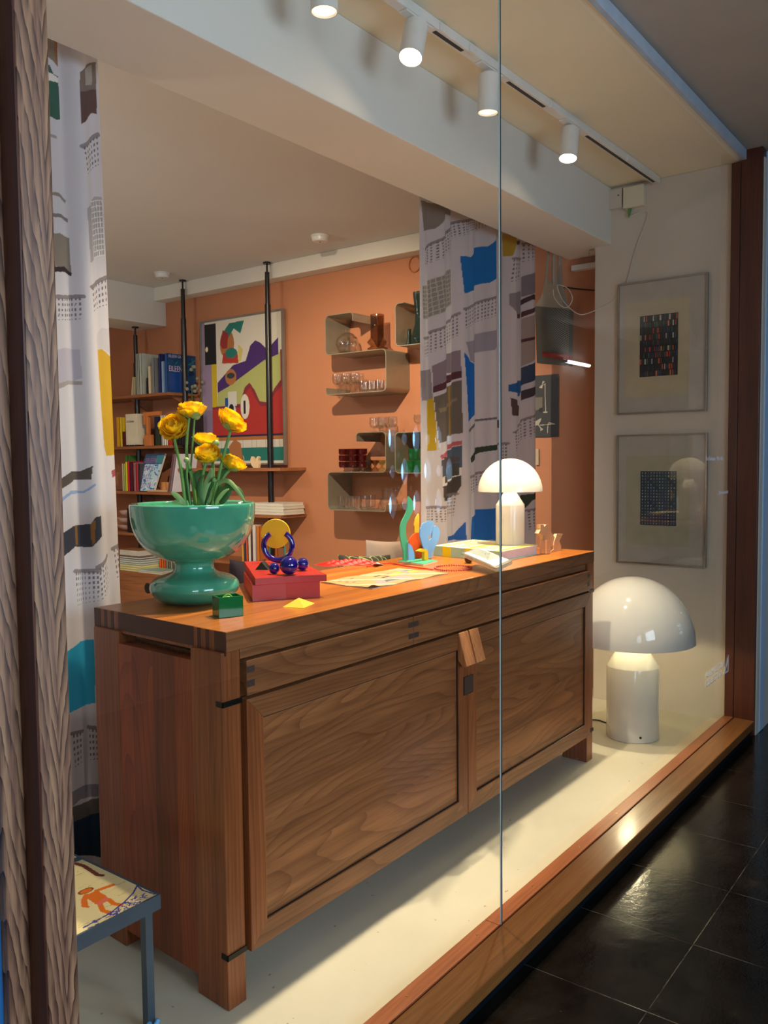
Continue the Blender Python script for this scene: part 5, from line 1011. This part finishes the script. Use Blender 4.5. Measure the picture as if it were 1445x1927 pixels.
# magazines and books on the low cabinet
def flatbook(px0, px1, z0, z1, col, label, X=4.215, dep=.24, grp=None):
    y1 = bp(px0, 1065, 0, X).y; y0 = bp(px1, 1065, 0, X).y; b = MB().box((0, 0, 0), (dep, y1 - y0, 0.002)).box((0, 0, z1 - z0 - .002), (dep, y1 - y0, z1 - z0)).box((0.003, 0.003, .002), (dep - .003, y1 - y0 - .003, z1 - z0 - .002), 1)
    o = b.build('magazine', [flat('magazine ' + col, col, .4), m_pg2], None); o.location = (X, y0, z0); tag(o, label, 'magazine', grp); return o
zc = .4625
for k in range(3): flatbook(225, 268 - k, zc + .018 * k, zc + .018 * k + .017, '#d9d81c', ['yellow magazine at the bottom of the stack beside the curtain', 'yellow magazine second in the stack beside the curtain', 'yellow magazine third in the stack beside the curtain'][k], grp='magazines on the low cabinet')
for k in range(4): flatbook(225, 266 - k, zc + .054 + .016 * k, zc + .054 + .016 * k + .015, ['#5f8f96', '#a8c4c4', '#4d6f86', '#3c4a58'][k], ['teal magazine lying just above the yellow ones', 'pale teal magazine in the stack', 'slate blue magazine in the stack', 'dark slate magazine near the top of the stack'][k], grp='magazines on the low cabinet')
flatbook(225, 262, zc + .118, zc + .165, '#a8764a', 'brown box file on top of the magazine stack', X=4.26, grp=None)
for k in range(2): flatbook(257, 300 - 2 * k, zc + .013 * k, zc + .013 * k + .0125, ['#c9bfb0', '#8fb4a8'][k], ['cream catalogue lying flat in front of the magazines', 'pale green catalogue lying on the cream one'][k], X=4.203, dep=.0115 + .15, grp=None).location.y -= 0.02
for k in range(8):
    px = 300 + 4.2 * k; col = ['#e8641c', '#ec6a20', '#e45e18', '#8a8474', '#5f6a58', '#a39c8c', '#56604e', '#c4bcaa'][k]
    book(px, px + 3.9, 1072, 1052 if k < 3 else 1056, zc, col, ['orange paperback, left of three', 'orange paperback, middle of three', 'orange paperback, right of three', 'taupe book beside the orange paperbacks', 'dark olive book left of the vase neck', 'stone grey book left of the vase neck', 'deep green grey book by the vase neck', 'pale stone book touching the vase outline'][k], group='books on the low cabinet', X=4.205 + .17, depth=.14)
# right-hand bay: white books lying, upright books below
XR = SX + .045
for k in range(4):
    y1, y0 = bp(478 - (0, 3, 1, 4)[k], 968, 0, XR).y, bp(534 + (0, -1, 0, -2)[k], 968, 0, XR).y; h_k = .0205
    b = MB().box((0, 0, 0), (.22, y1 - y0, .002)).box((0, 0, h_k - .002), (.22, y1 - y0, h_k)).box((.002, .002, .002), (.216, y1 - y0 - .002, h_k - .002), 1)
    o = b.build('book', [flat('white cover', '#dad4cc', .5), m_pg2], None); o.location = (XR, y0, .959 + (h_k + .0006) * k); tag(o, 'large white book lying right of the vase, %s of four' % ['lowest', 'second from the bottom', 'third from the bottom', 'topmost'][k], 'book', 'white books lying in the right bay')
for px0, px1, pt, c_, l in ((455, 459, 1015, '#d8a03c', 'ochre book low in the right bay'), (459.5, 462.5, 1020, '#3a4468', 'slate blue book low in the right bay'), (463, 467, 1005, '#d8501c', 'orange red book low in the right bay'), (467.5, 472.5, 992, '#d9cfc0', 'cream book left of two white spines in the right bay'), (473, 475, 990, '#5c2f40', 'thin maroon book between the pale spines'), (475.5, 482, 988, '#d8ccc8', 'white book with black spine lettering in the right bay'), (483, 489, 990, '#c8702c', 'tan book beside the yellow disc')):
    book(px0, px1, 1048, pt, .601, c_, l, group='books low in the right bay', X=XR, depth=.18)

# ------------------------------------------------------------------ painting, generic abstract
XP = 4.555
tl, tr2, brr, bl = bp(378, 605, 0, XP), bp(533, 581, 0, XP), bp(525, 877, 0, XP), bp(370, 868, 0, XP)
y1, y0, z1, z0 = 5.27, 4.36, 2.455, 1.3155
pt = thing('abstract_painting', 'large colourful abstract painting in a thin silver frame leaning on a shelf', 'painting', (XP, (y0 + y1) / 2, z0)); po = tuple(pt.location)
PC_ = Canvas(230, 290, '#cfc8bc')
P_ = PC_
P_.rect(0, .55, .04, 1, '#8d7f92').rect(.04, .70, .19, .985, '#17181c').ell(.065, .81, .018, .018, '#d8d2b0').rect(0, .38, .125, .70, '#8f7c98').rect(.125, .40, .19, .70, '#c2a81e').rect(0, 0, .125, .38, '#80708c')
P_.poly([(.19, .40), (1, .40), (1, .76), (.95, .725), (.78, .695), (.55, .615), (.35, .545), (.20, .505)], '#a8ad6a')
P_.poly([(.20, .57), (.40, .68), (.56, .70), (.62, .80), (.68, .83), (.74, .81), (.82, .76), (.95, .83), (.95, .72), (.78, .69), (.55, .61), (.35, .54), (.20, .50)], '#43286a')
P_.poly([(.125, .20), (.125, .40), (.48, .41), (.54, .52), (.60, .55), (.66, .50), (.72, .42), (.80, .41), (.90, .50), (.97, .55), (.97, .75), (1, .75), (1, .20)], '#7a2c38')
P_.poly([(.125, .195), (.125, .385), (.50, .385), (.56, .49), (.61, .52), (.66, .45), (.73, .385), (.82, .385), (.91, .47), (1, .52), (1, .195)], '#a52f2c')
P_.rect(0.1, .185, 1, .198, '#2a2440').rect(0.1, .16, 1, .185, '#a4683a').rect(.1, 0.02, 1, .11, '#1f7068').rect(.1, .11, 1, .16, '#c8c2b6')
for k in range(16): P_.rect(.12 + .055 * k, .11, .123 + .055 * k, .16, '#8c867c')
P_.poly([(.34, .01), (.33, .12), (.40, .17), (.48, .14), (.50, .01)], '#a0673c'); P_.poly([(.52, .04), (.50, .06), (.515, .02)], '#d8b890')
# plain overlapping shapes in place of the figure
P_.ell(.33, .83, .09, .10, '#a4683c').poly([(.27, .90), (.36, .97), (.55, .975), (.50, .89), (.42, .93), (.33, .86)], '#1f6f66').poly([(.24, .84), (.28, .93), (.35, .90), (.33, .80), (.27, .80)], '#8c2c2c')
P_.poly([(.26, .70), (.28, .77), (.46, .77), (.47, .69)], '#a8362e').ell(.38, .765, .075, .035, '#1f6f66').poly([(.47, .70), (.47, .82), (.53, .78), (.50, .70)], '#c8b868').ell(.37, .60, .07, .055, '#a4683c').ell(.37, .61, .05, .02, '#2a3a3a')
P_.rect(.29, .24, .42, .46, '#1e4a94').rect(.33, .40, .44, .50, '#c9c6c0').ell(.37, .37, .055, .05, '#c8ccd4').ell(.37, .385, .03, .03, '#1a1a20').ell(.37, .345, .04, .018, '#2a4a94').ell(.54, .39, .055, .085, '#d2ccc0').rect(.52, .34, .55, .43, '#24262c')
P_.sheet('canvas', plane_fn((XP - .001, y1 - .012, z0 + .012), (XP - .001, y0 + .012, z0 + .012), (XP - .001, y1 - .012, z1 - .012)), printed_mat('painted canvas', 0.6), pt, po)
MB().box((XP, y0 + .01, z0 + .01), (XP + .018, y1 - .01, z1 - .01)).build('backing', m_pg2, pt, po)
for a_, b_ in (((XP - .012, y0, z0), (XP + .02, y0 + .014, z1)), ((XP - .012, y1 - .014, z0), (XP + .02, y1, z1)), ((XP - .012, y0 + .014, z0), (XP + .02, y1 - .014, z0 + .014)), ((XP - .012, y0 + .014, z1 - .014), (XP + .02, y1 - .014, z1))): MB().box(a_, b_).build('frame', flat('silver frame', '#8f8a84', .35, Metallic=.6) if 'silver frame' not in bpy.data.materials else bpy.data.materials['silver frame'], pt, po, bevel=.001)
# little wooden squirrel and pole-side things on that shelf
sq = bp(482, 877, 0, 4.36); o = MB(); py_ = [(0, -.028), (0, .02), (.03, .028), (.055, .02), (.075, .03), (.085, .015), (.07, .0), (.045, -.004), (.05, -.02), (.075, -.03), (.085, -.048), (.06, -.06), (.02, -.05)]
o = MB().prism([(0, -b, a) for a, b in py_], (.022, 0, 0)).build('wooden_squirrel', flat('pale lime wood', '#e0c39c', .5), None); fix_normals(o); o.location = (4.36, sq.y, 1.2955); tag(o, 'small pale wooden squirrel on the shelf in front of the painting', 'ornament')
fl_ = thing('dried_flowers', 'small bunch of pale dried flowers between the big blue book and the painting', 'dried flowers', (4.50, 5.325, 1.295 + .0)); q = MB()
dv_ = bp(370, 715, 0, 4.50)
for k in range(14): q.ball((rng.normal() * .03, dv_.y - 5.325 + rng.normal() * .03, dv_.z - 1.295 + rng.normal() * .07), .015, 8, 6)
q.build('blossoms', flat('dry pale petals', '#7d7a68', .8), fl_, smooth=80); MB().tube([(0, 0, 0.001), (0.0, 0.0, dv_.z - 1.295 - .08)], .004, 8).build('stem', m_leaf, fl_); fl_['label'] = 'small bunch of pale dried flowers between the big blue book and the painting'

# ------------------------------------------------------------------ ceiling detectors
for k, (px, py, l) in enumerate(((305, 513, 'round white smoke detector on the back ceiling, farther left one'), (602, 443, 'round white smoke detector on the back ceiling, nearer one'))):
    c = bp(px, py, 2, ZC); o = thing('smoke_detector', l, 'smoke detector', tuple(c), 0, 'smoke detectors'); MB().lathe([(0, -.001), (.060, -.001), (.060, -.012), (.055, -.014), (.052, -.032), (.045, -.040), (0, -.042)], (0, 0, 0), 40).build('housing', m_whitemetal, o, smooth=30)
    MB().lathe([(0, 0), (.005, 0), (.005, -.003), (0, -.003)], (0, 0, -.0405), 12).build('sensor', m_black, o)
hk = bp(780, 497, 0, 4.592); o = MB().tube([hk + Vector((0, .045 * math.cos(a), .05 * math.sin(a))) for a in [2 * PI * k / 30 for k in range(31)]], .004, 8).build('wall_ring', flat('painted ring', '#a9683f', .5), None, tuple(hk), smooth=60); tag(o, 'round ring of painted conduit high on the terracotta wall beside the curtain', 'ring')
o = MB().box((4.585, bp(1014, 862, 0, 4.59).y, bp(1012, 875, 0, 4.59).z), (4.5995, bp(1008, 862, 0, 4.59).y, bp(1012, 845, 0, 4.59).z)).build('wall_switch', flat('cream switch', '#b9a58a', .4), None, tuple(bp(1011, 860, 0, 4.59)), bevel=.001); tag(o, 'small cream wall switch below the dark poster', 'switch')
# dark poster
ya, yb_, za, zb_ = bp(1000, 706, 0, 4.595).y + .06, bp(1051, 706, 0, 4.595).y, bp(1050, 822, 0, 4.595).z, bp(1050, 704, 0, 4.595).z
ps = Canvas(110, 120, '#33353a', (960, 1051, 822, 706)); zz = lambda x, y: (990 + x / 12.85, 690 + y / 12.85)
ps = Canvas(140, 150, '#33353a', (985, 1051, 822, 706))
def PP(L): return [zz(*p) for p in L]
for L, c in (([(410, 345), (455, 355), (430, 400), (395, 430), (400, 380)], '#b8b2a0'), ([(380, 430), (415, 450), (395, 520), (320, 500)], '#b8b2a0'), ([(230, 730), (400, 730), (400, 1000), (230, 1050)], '#6b665c'), ([(320, 1000), (400, 980), (400, 1090), (330, 1090)], '#14161c'), ([(225, 1310), (370, 1230), (370, 1280), (310, 1400), (225, 1410)], '#a39e90'), ([(350, 1460), (430, 1500), (355, 1555)], '#a8a294')): ps.poly(PP(L), c)
for L, w_ in (([(470, 410), (465, 600), (480, 1080)], .7), ([(430, 1095), (520, 1095)], .9), ([(400, 440), (470, 425)], .6), ([(355, 1400), (700, 1390), (560, 1350), (535, 1400), (525, 1590)], .7), ([(310, 1400), (370, 1480)], .8)): ps.line(PP(L), w_, '#b0aa9a')
ps.sheet('poster', plane_fn((4.594, bp(985, 764, 0, 4.595).y, za), (4.594, yb_, za), (4.594, bp(985, 764, 0, 4.595).y, zb_)), printed_mat('poster paper', .5), None, (4.594, yb_, za), thick=.002)
tag([o for o in C.objects if o.name == 'poster'][0], 'dark grey poster of lamps on the terracotta wall right of the curtain', 'poster')

# ------------------------------------------------------------------ hanging mesh bag
XG = 4.43
def bag_mesh_mat():
    t = NT('black and white mesh'); tc = t.new('ShaderNodeTexCoord'); sp = t.new('ShaderNodeSeparateXYZ'); t.link(tc.outputs['Object'], sp.inputs[0])
    u = t.math('ADD', sp.outputs[1], t.math('MULTIPLY', sp.outputs[0], 0.9)); k = 260
    a = t.math('ABSOLUTE', t.math('SINE', t.math('MULTIPLY', t.math('ADD', u, sp.outputs[2]), k))); b = t.math('ABSOLUTE', t.math('SINE', t.math('MULTIPLY', t.math('SUBTRACT', u, sp.outputs[2]), k)))
    m = t.math('GREATER_THAN', t.math('MAXIMUM', a, b), 0.93); t.link(t.mix(m, lin('#34342f'), lin('#8c8878')), t.b.inputs['Base Color']); t.set(Roughness=.8); return t.m
bg = thing('mesh_bag', 'hanging cream and black mesh shopping bag with a red band, right of the curtain', 'bag', (XG, 2.15, 1.86)); bo_ = tuple(bg.location)
def bq(px, py, x=XG): return bp(px, py, 0, x)
body = [bq(1007, 576), bq(1072, 583), bq(1070, 688), bq(1010, 683)]; back = [p + Vector((0.10, 0.05, 0)) for p in body]
def pill(fr, th, nm, m, bul=.03):
    c = MB(); A, B, D_, E2 = fr
    def fn(u, v, s_): p = (A.lerp(B, u)).lerp(E2.lerp(D_, u), v); return p + Vector((s_ * (th / 2 + bul * math.sin(PI * u) * math.sin(PI * min(1, v + .15))), 0, 0)) + Vector((th / 2, 0, 0))
    n = 14; g1 = MB().sheet(lambda u, v: fn(u, v, -1), n, n); c.add(g1.v, g1.f); g2 = MB().sheet(lambda u, v: fn(u, v, 1), n, n); off = len(c.v); c.add(g2.v, [f[::-1] for f in g2.f]); N = n + 1
    e = [i for i in range(N)] + [i * N + n for i in range(1, N)] + [n * N + i for i in range(n - 1, -1, -1)] + [i * N for i in range(n - 1, 0, -1)]
    c.add([], []); c.f += [(e[i], e[(i + 1) % len(e)], off + e[(i + 1) % len(e)], off + e[i]) for i in range(len(e))]; c.m += [0] * len(e)
    o = c.build(nm, m, bg, bo_, smooth=60); fix_normals(o); return o
pill(body, .05, 'mesh_body', bag_mesh_mat())
pill([bq(1020, 661, XG - .012), bq(1070, 667, XG - .012), bq(1070, 678, XG - .012), bq(1020, 671, XG - .012)], .055, 'red_band', flat('dull red fabric', '#a04034', .8), .032)
m_can = flat('cream canvas', '#a99b86', .85)
for dx, P in ((0, [(1007, 576), (1018, 558), (1025, 532), (1029, 522), (1034, 535), (1037, 522), (1037, 478), (1046, 478), (1046, 520), (1051, 545), (1056, 560), (1060, 581)]), (.05, [(1022, 577), (1046, 540), (1051, 478), (1056, 478), (1058, 530), (1060, 545), (1072, 583)])):
    fix_normals(MB().prism([bq(x, y, XG + dx) - Vector(bo_) for x, y in P], (.006, 0, 0)).build('canvas_panel', m_can, bg))
for x0_, x1_, dx in ((1031, 1026, 0), (1041, 1041.5, .0), (1053, 1051, .05)):
    a = bq(x1_, 535 if dx == 0 else 500, XG + dx); b = Vector((XG + dx + .003, bq(x0_, 478, XG + dx).y, 2.765)); MB().tube([a, bq(x0_, 478, XG + dx) + Vector((.003, 0, 0)), b], .008, 8).build('strap', m_can, bg, bo_)
hkk = bp(1112, 470, 0, 4.415) ; o = MB().tube(spline([Vector((4.418, 1.905, 2.47)), Vector((4.39, 1.915, 2.462)), Vector((4.385, 1.92, 2.45)), Vector((4.395, 1.92, 2.442))], 5), .004, 8).build('wall_hook', m_steel, None, (4.418, 1.905, 2.47), smooth=60); tag(o, 'small metal hook where the beam meets the white wall', 'hook')

# ------------------------------------------------------------------ framed prints on the white wall
m_al = flat('polished aluminium frame', '#a8a49c', .25, Metallic=.85); m_mount = flat('grey white mount', '#c4bcb0', .7); m_pane = clearglass('picture glass', (0.97, .97, .97), 1.5, 0, 1.0)
def framed(y0, y1, z0, z1, label, img, iy0, iy1, iz0, iz1, py0, py1, pz0, pz1, papercol):
    X = 4.4195; f = thing('framed_print', label, 'framed print', (X, (y0 + y1) / 2, z0), 0, None); fo = tuple(f.location); t = .009
    MB().box((X - .012, y0 + t, z0 + t), (X - .002, y1 - t, z1 - t)).build('mount', m_mount, f, fo)
    MB().box((X - .0128, py0, pz0), (X - .0122, py1, pz1)).build('paper', flat('paper ' + papercol, papercol, .7), f, fo)
    img.sheet('print', plane_fn((X - .0136, iy1, iz0), (X - .0136, iy0, iz0), (X - .0136, iy1, iz1)), printed_mat('art print', .6), f, fo)
    for a_, b_ in (((X - .022, y0, z0), (X, y0 + t, z1)), ((X - .022, y1 - t, z0), (X, y1, z1)), ((X - .022, y0 + t, z0), (X, y1 - t, z0 + t)), ((X - .022, y0 + t, z1 - t), (X, y1 - t, z1))): MB().box(a_, b_).build('frame', m_al, f, fo, bevel=.001)
    MB().box((X - .0185, y0 + t, z0 + t), (X - .0175, y1 - t, z1 - t)).build('glass', m_pane, f, fo)
i1 = Canvas(96, 130, '#15181c'); pal = ['#2c3a38', '#26403c', '#2f4c70', '#34363a', '#3f6a5c', '#5a5a60', '#2a3c5c', '#303030']; hot = ['#c8583a', '#b83c34', '#cfcabc', '#e08060', '#b8b4a8']
for r in range(10):
    for c in range(16):
        a = hot[rng.integers(5)] if rng.random() < .22 else pal[rng.integers(8)]; x = (c + .12 + (.5 if r % 2 else 0)) / 16.5; i1.rect(x, r / 10 + .004, x + .036, r / 10 + .088, a)
i2 = Canvas(90, 130, '#174455')
for c in range(3): i2.rect(.05 + .37 * c, .0, .09 + .37 * c, 1, '#171a3c'); i2.rect(.23 + .38 * c, 0, .33 + .38 * c, .75, '#143a66')
for r in range(18):
    for c in range(12):
        if (c + r) % 7 == 3 and (r // 4) % 2: continue
        i2.ell(.06 + .08 * c, .03 + .055 * r, .014, .013, ['#d8dcd4', '#b8a898', '#a8c4c4'][(c * r) % 3], 1 if (c % 4 < 2) == (r % 8 < 4) else .55)
k_ = (4.42 - .02)
def yz(px, py): p = bp(px, py, 0, 4.405); return p.y, p.z
a, b, c, d = yz(1163, 536), yz(1332.3, 512), yz(1330, 774), yz(1161, 780); e, g = yz(1204, 597), yz(1275, 705); e2, g2 = yz(1178, 571), yz(1295, 742)
framed((b[0] + c[0]) / 2, (a[0] + d[0]) / 2, (c[1] + d[1]) / 2, (a[1] + b[1]) / 2, 'upper framed print of dark and red stacked bars on the white wall', i1, g[0], e[0], g[1], e[1] + .004, g2[0], e2[0], g2[1], e2[1], '#cbbf9f')
a, b, c, d = yz(1160, 821), yz(1329, 812), yz(1330.4, 1068.9), yz(1160.9, 1058.2); e, g = yz(1205, 886.5), yz(1272, 990); e2, g2 = yz(1178, 858), yz(1296, 1030)
framed((b[0] + c[0]) / 2, (a[0] + d[0]) / 2, (c[1] + d[1]) / 2, (a[1] + b[1]) / 2, 'lower framed print of a dotted dark teal grid on the white wall', i2, g[0], e[0], g[1], e[1], g2[0], e2[0], g2[1], e2[1], '#bdb79c')

# ------------------------------------------------------------------ low tiled table at the left
TZ = .32; tb = thing('tiled_side_table', 'low blue-grey steel table with a painted tile top, left beside the post', 'table', (1.02, 1.80, 0)); to_ = tuple(tb.location)
tx0, tx1, ty0, ty1 = .825, 1.220, 1.597, 1.985
m_tf = flat('blue grey steel', '#4a5a68', .45, Metallic=.3)
for a_, b_ in (((tx0, ty0, TZ - .035), (tx1, ty0 + .006, TZ)), ((tx0, ty1 - .006, TZ - .035), (tx1, ty1, TZ)), ((tx0, ty0 + .006, TZ - .035), (tx0 + .006, ty1 - .006, TZ)), ((tx1 - .006, ty0 + .006, TZ - .035), (tx1, ty1 - .006, TZ))): MB().box(a_, b_).build('rim', m_tf, tb, to_)
for x in (tx0 + .012, tx1 - .040):
    for y in (ty0 + .006, ty1 - .026): MB().box((x, y, 0), (x + .020, y + .020, TZ - .034)).build('leg', m_tf, tb, to_)
MB().box((tx0 + .006, ty0 + .006, TZ - .02), (tx1 - .006, ty1 - .006, TZ - .002)).build('tile_bed', m_pg2, tb, to_)
def tt(x, y): p = bp(100 + x / 5.25, 1560 + y / 5.25, 2, TZ); return (p.x, p.y)
TC = Canvas(230, 230, '#e6d29a', (tx0 + .006, tx1 - .006, ty0 + .006, ty1 - .006))
for k in range(260): x, y = rng.uniform(tx0, tx1), rng.uniform(ty0, ty1); TC.line([(x, y), (x + rng.uniform(-.006, .03), y + rng.uniform(-.004, .004))], .0012, ['#b8a868', '#c9b67a', '#a89a5c', '#d8bf70'][k % 4], .7)
TC.rect(tx0, ty1 - .10, tx1, ty1, '#b9b08c', .5)
org_ = '#e2701c'
for L, w_ in (([(215, 335), (300, 360), (380, 410), (440, 450), (485, 455)], .006), ([(430, 605), (500, 580), (590, 548)], .006), ([(330, 650), (305, 700), (315, 755)], .007), ([(290, 755), (345, 765)], .004), ([(545, 690), (600, 735), (670, 745)], .006), ([(465, 745), (490, 800), (560, 825)], .006)): TC.line([tt(*p) for p in L], w_, org_ if L[0][0] != 215 else '#7a3a26')
TC.poly([tt(*p) for p in [(310, 660), (430, 600), (530, 660), (520, 690), (420, 740), (350, 690)]], org_).poly([tt(*p) for p in [(420, 735), (520, 665), (560, 685), (530, 710), (450, 755)]], '#e07058')
hx, hy = tt(322, 608); TC.ell(hx, hy, .020, .012, '#8a4a20').ell(hx, hy - .001, .015, .009, org_)
for L in ([(830, 555), (790, 630), (700, 720), (560, 830), (300, 970)], [(700, 720), (760, 730), (860, 720)], [(1000, 640), (880, 600), (830, 555)]): TC.line([tt(*p) for p in L], .0022, '#3c3f8c')
for k in range(70):
    t_ = rng.random(); b0 = Vector((*tt(850 - 560 * t_, 640 + 330 * t_), 0)); x, y = b0.x + rng.uniform(-.01, .035) * (1.2 - t_), b0.y + rng.uniform(-.03, .0); TC.line([(x, y), (x + rng.uniform(-.008, .012), y + rng.uniform(-.008, .008))], .0016, '#4a4c96')
hx, hy = tt(265, 285); TC.ell(hx, hy, .03, .012, '#3c4a5c').ell(*tt(225, 225), .02, .01, '#3c4a5c')
mt = printed_mat('painted glazed tiles', .15); TC.sheet('tile_top', plane_fn((tx0 + .006, ty0 + .006, TZ - .001), (tx1 - .006, ty0 + .006, TZ - .001), (tx0 + .006, ty1 - .006, TZ - .001)), mt, tb, to_)
c = Vector((tx1 - .030, ty0 + .010, .004)); sb_ = MB()
for dx, dy, r in ((-.012, -.02, .008), (.012, -.018, .008), (0, -.03, .010), (-.01, .0 - .035, .007), (.01, -.034, .007)): sb_.ball((c.x + dx, c.y + dy, .004), r, 12, 8, 0, (1, 1, 1))
LBF = MB().tube([(tx1 - .045, ty0 - .004, .030), (tx1 - .040, ty0 - .004, .008)], .006, 8).tube([(tx1 - .018, ty0 - .004, .026), (tx1 - .036, ty0 - .004, .006)], .006, 8).build('light_blue_foot', flat('light blue rubber', '#6fb4e8', .4), tb, to_, smooth=60)

# ------------------------------------------------------------------ cushions behind the sideboard (resting on a bench)
bn = thing('bench', 'low upholstered bench behind the sideboard, carrying cushions', 'bench', (2.3, 2.75, 0)); MB().box((1.2, 2.35, .0), (3.45, 3.05, .658)).build('seat', flat('taupe upholstery', '#7c6a58', .9), bn, tuple(bn.location), bevel=.02)
def cushion(px0, px1, pyt, y, z0, m, label, tilt=0.0, h=None, th=.12):
    a, b = bp(px0, pyt, 1, y), bp(px1, pyt, 1, y); zt = (a.z + b.z) / 2; cx_, w, hh = (a.x + b.x) / 2, (b.x - a.x), zt - z0
    def fn(u, v, s_):
        e = (math.sin(PI * u) * math.sin(PI * v)) ** .45; return Vector(((u - .5) * w * (1 - .06 * math.sin(PI * v)), s_ * th / 2 * e + tilt * (v - .5) * hh, hh * v * (1 - .04 * math.sin(PI * u)) + (u - .5) * (b.z - a.z) * v))
    g = MB().sheet(lambda u, v: fn(u, v, -1), 24, 24); g2 = MB().sheet(lambda u, v: fn(u, v, 1), 24, 24); g.add(g2.v, [f[::-1] for f in g2.f]); o = g.build('cushion', m, None, smooth=80); o.location = (cx_, y, z0); tag(o, label, 'cushion', None); return o
def pat(name, c1, c2, sc):
    t = NT(name); v = t.new('ShaderNodeTexVoronoi', feature='DISTANCE_TO_EDGE'); t.link(t.coord(), v.inputs['Vector']); v.inputs['Scale'].default_value = sc
    t.link(t.mix(t.math('LESS_THAN', v.outputs[0], .05), lin(c1), lin(c2)), t.b.inputs['Base Color']); t.set(Roughness=.9); return t.m
cushion(636, 735, 1044, 2.54, .661, pat('olive cushion with green cells', '#3c3a30', '#9aa86a', 16), 'dark olive cushion with pale green cell pattern behind the red netting')
cushion(688, 775, 1016, 2.70, .661, flat('pale pink grey linen', '#b9a596', .9), 'pale pinkish grey linen cushion behind the plywood sculpture')
cushion(432, 500, 1052, 2.56, .661, flat('dark aubergine velvet', '#2a1d28', .9), 'dark aubergine cushion behind the vase and the red stand')

# ------------------------------------------------------------------ writing on the window glass
m_vin = flat('white vinyl lettering', '#d4dcf0', .5); gy = 1.1395
wl = thing('window_lettering', 'white vinyl lettering at the right edge of the shop window glass', 'lettering', (4.1, gy, .3))
text('name_line', 'Le Corbusier   Marseille', .0268, m_vin, (3.885, gy, 1.322), (1, 0, 0), (0, 0, 1), wl, .0002, sx=.98)
text('address_line', '@lecorbusier.lnd', .0225, m_vin, (4.085, gy, 1.163), (1, 0, 0), (0, 0, 1), wl, .0002, sx=.95)
text('sign_line', 'ARCHITECTURE', .038, m_vin, (3.918, gy, .328), (1, 0, 0), (0, 0, 1), wl, .0002, sx=1.08)
text('sign_line', 'COLLECTION', .038, m_vin, (3.918, gy, .288), (1, 0, 0), (0, 0, 1), wl, .0002, sx=1.08)
ta, tb_, tc_ = Vector((4.285, gy, .37)), Vector((4.285, gy, .286)), Vector((4.205, gy, .286)); ce = (ta + tb_ + tc_) / 3
ri = [ce + (p - ce) * .62 for p in (ta, tb_, tc_)]; ri = [p + Vector((.002, 0, -.004)) for p in ri]; m = MB(); V_ = [ta, tb_, tc_] + ri; V_ = [p - wl.location for p in V_]; m.add(V_, [(0, 1, 4, 3), (1, 2, 5, 4), (2, 0, 3, 5)]); o = m.build('triangle_logo', m_vin, wl)
so = o.modifiers.new('thick', 'SOLIDIFY'); so.thickness = .0004
# fluorescent tube in the corridor (seen mirrored in the glass)
ft = thing('fluorescent_lamp', 'fluorescent tube lamp on the corridor wall, seen only as a reflection', 'lamp', (8.8, -1.70, 2.39)); MB().box((8.45, -1.748, 2.375), (9.15, -1.715, 2.415)).build('housing', m_whitemetal, ft, tuple(ft.location)); MB().tube([(8.5, -1.69, 2.39), (9.1, -1.69, 2.39)], .018, 12).build('tube', emit('cold tube', (.8, .9, 1), 14), ft, tuple(ft.location), smooth=60)
for x in (8.5, 9.1): MB().box((x - .015, -1.72, 2.375), (x + .015, -1.675, 2.405)).build('socket', m_whitemetal, ft, tuple(ft.location))
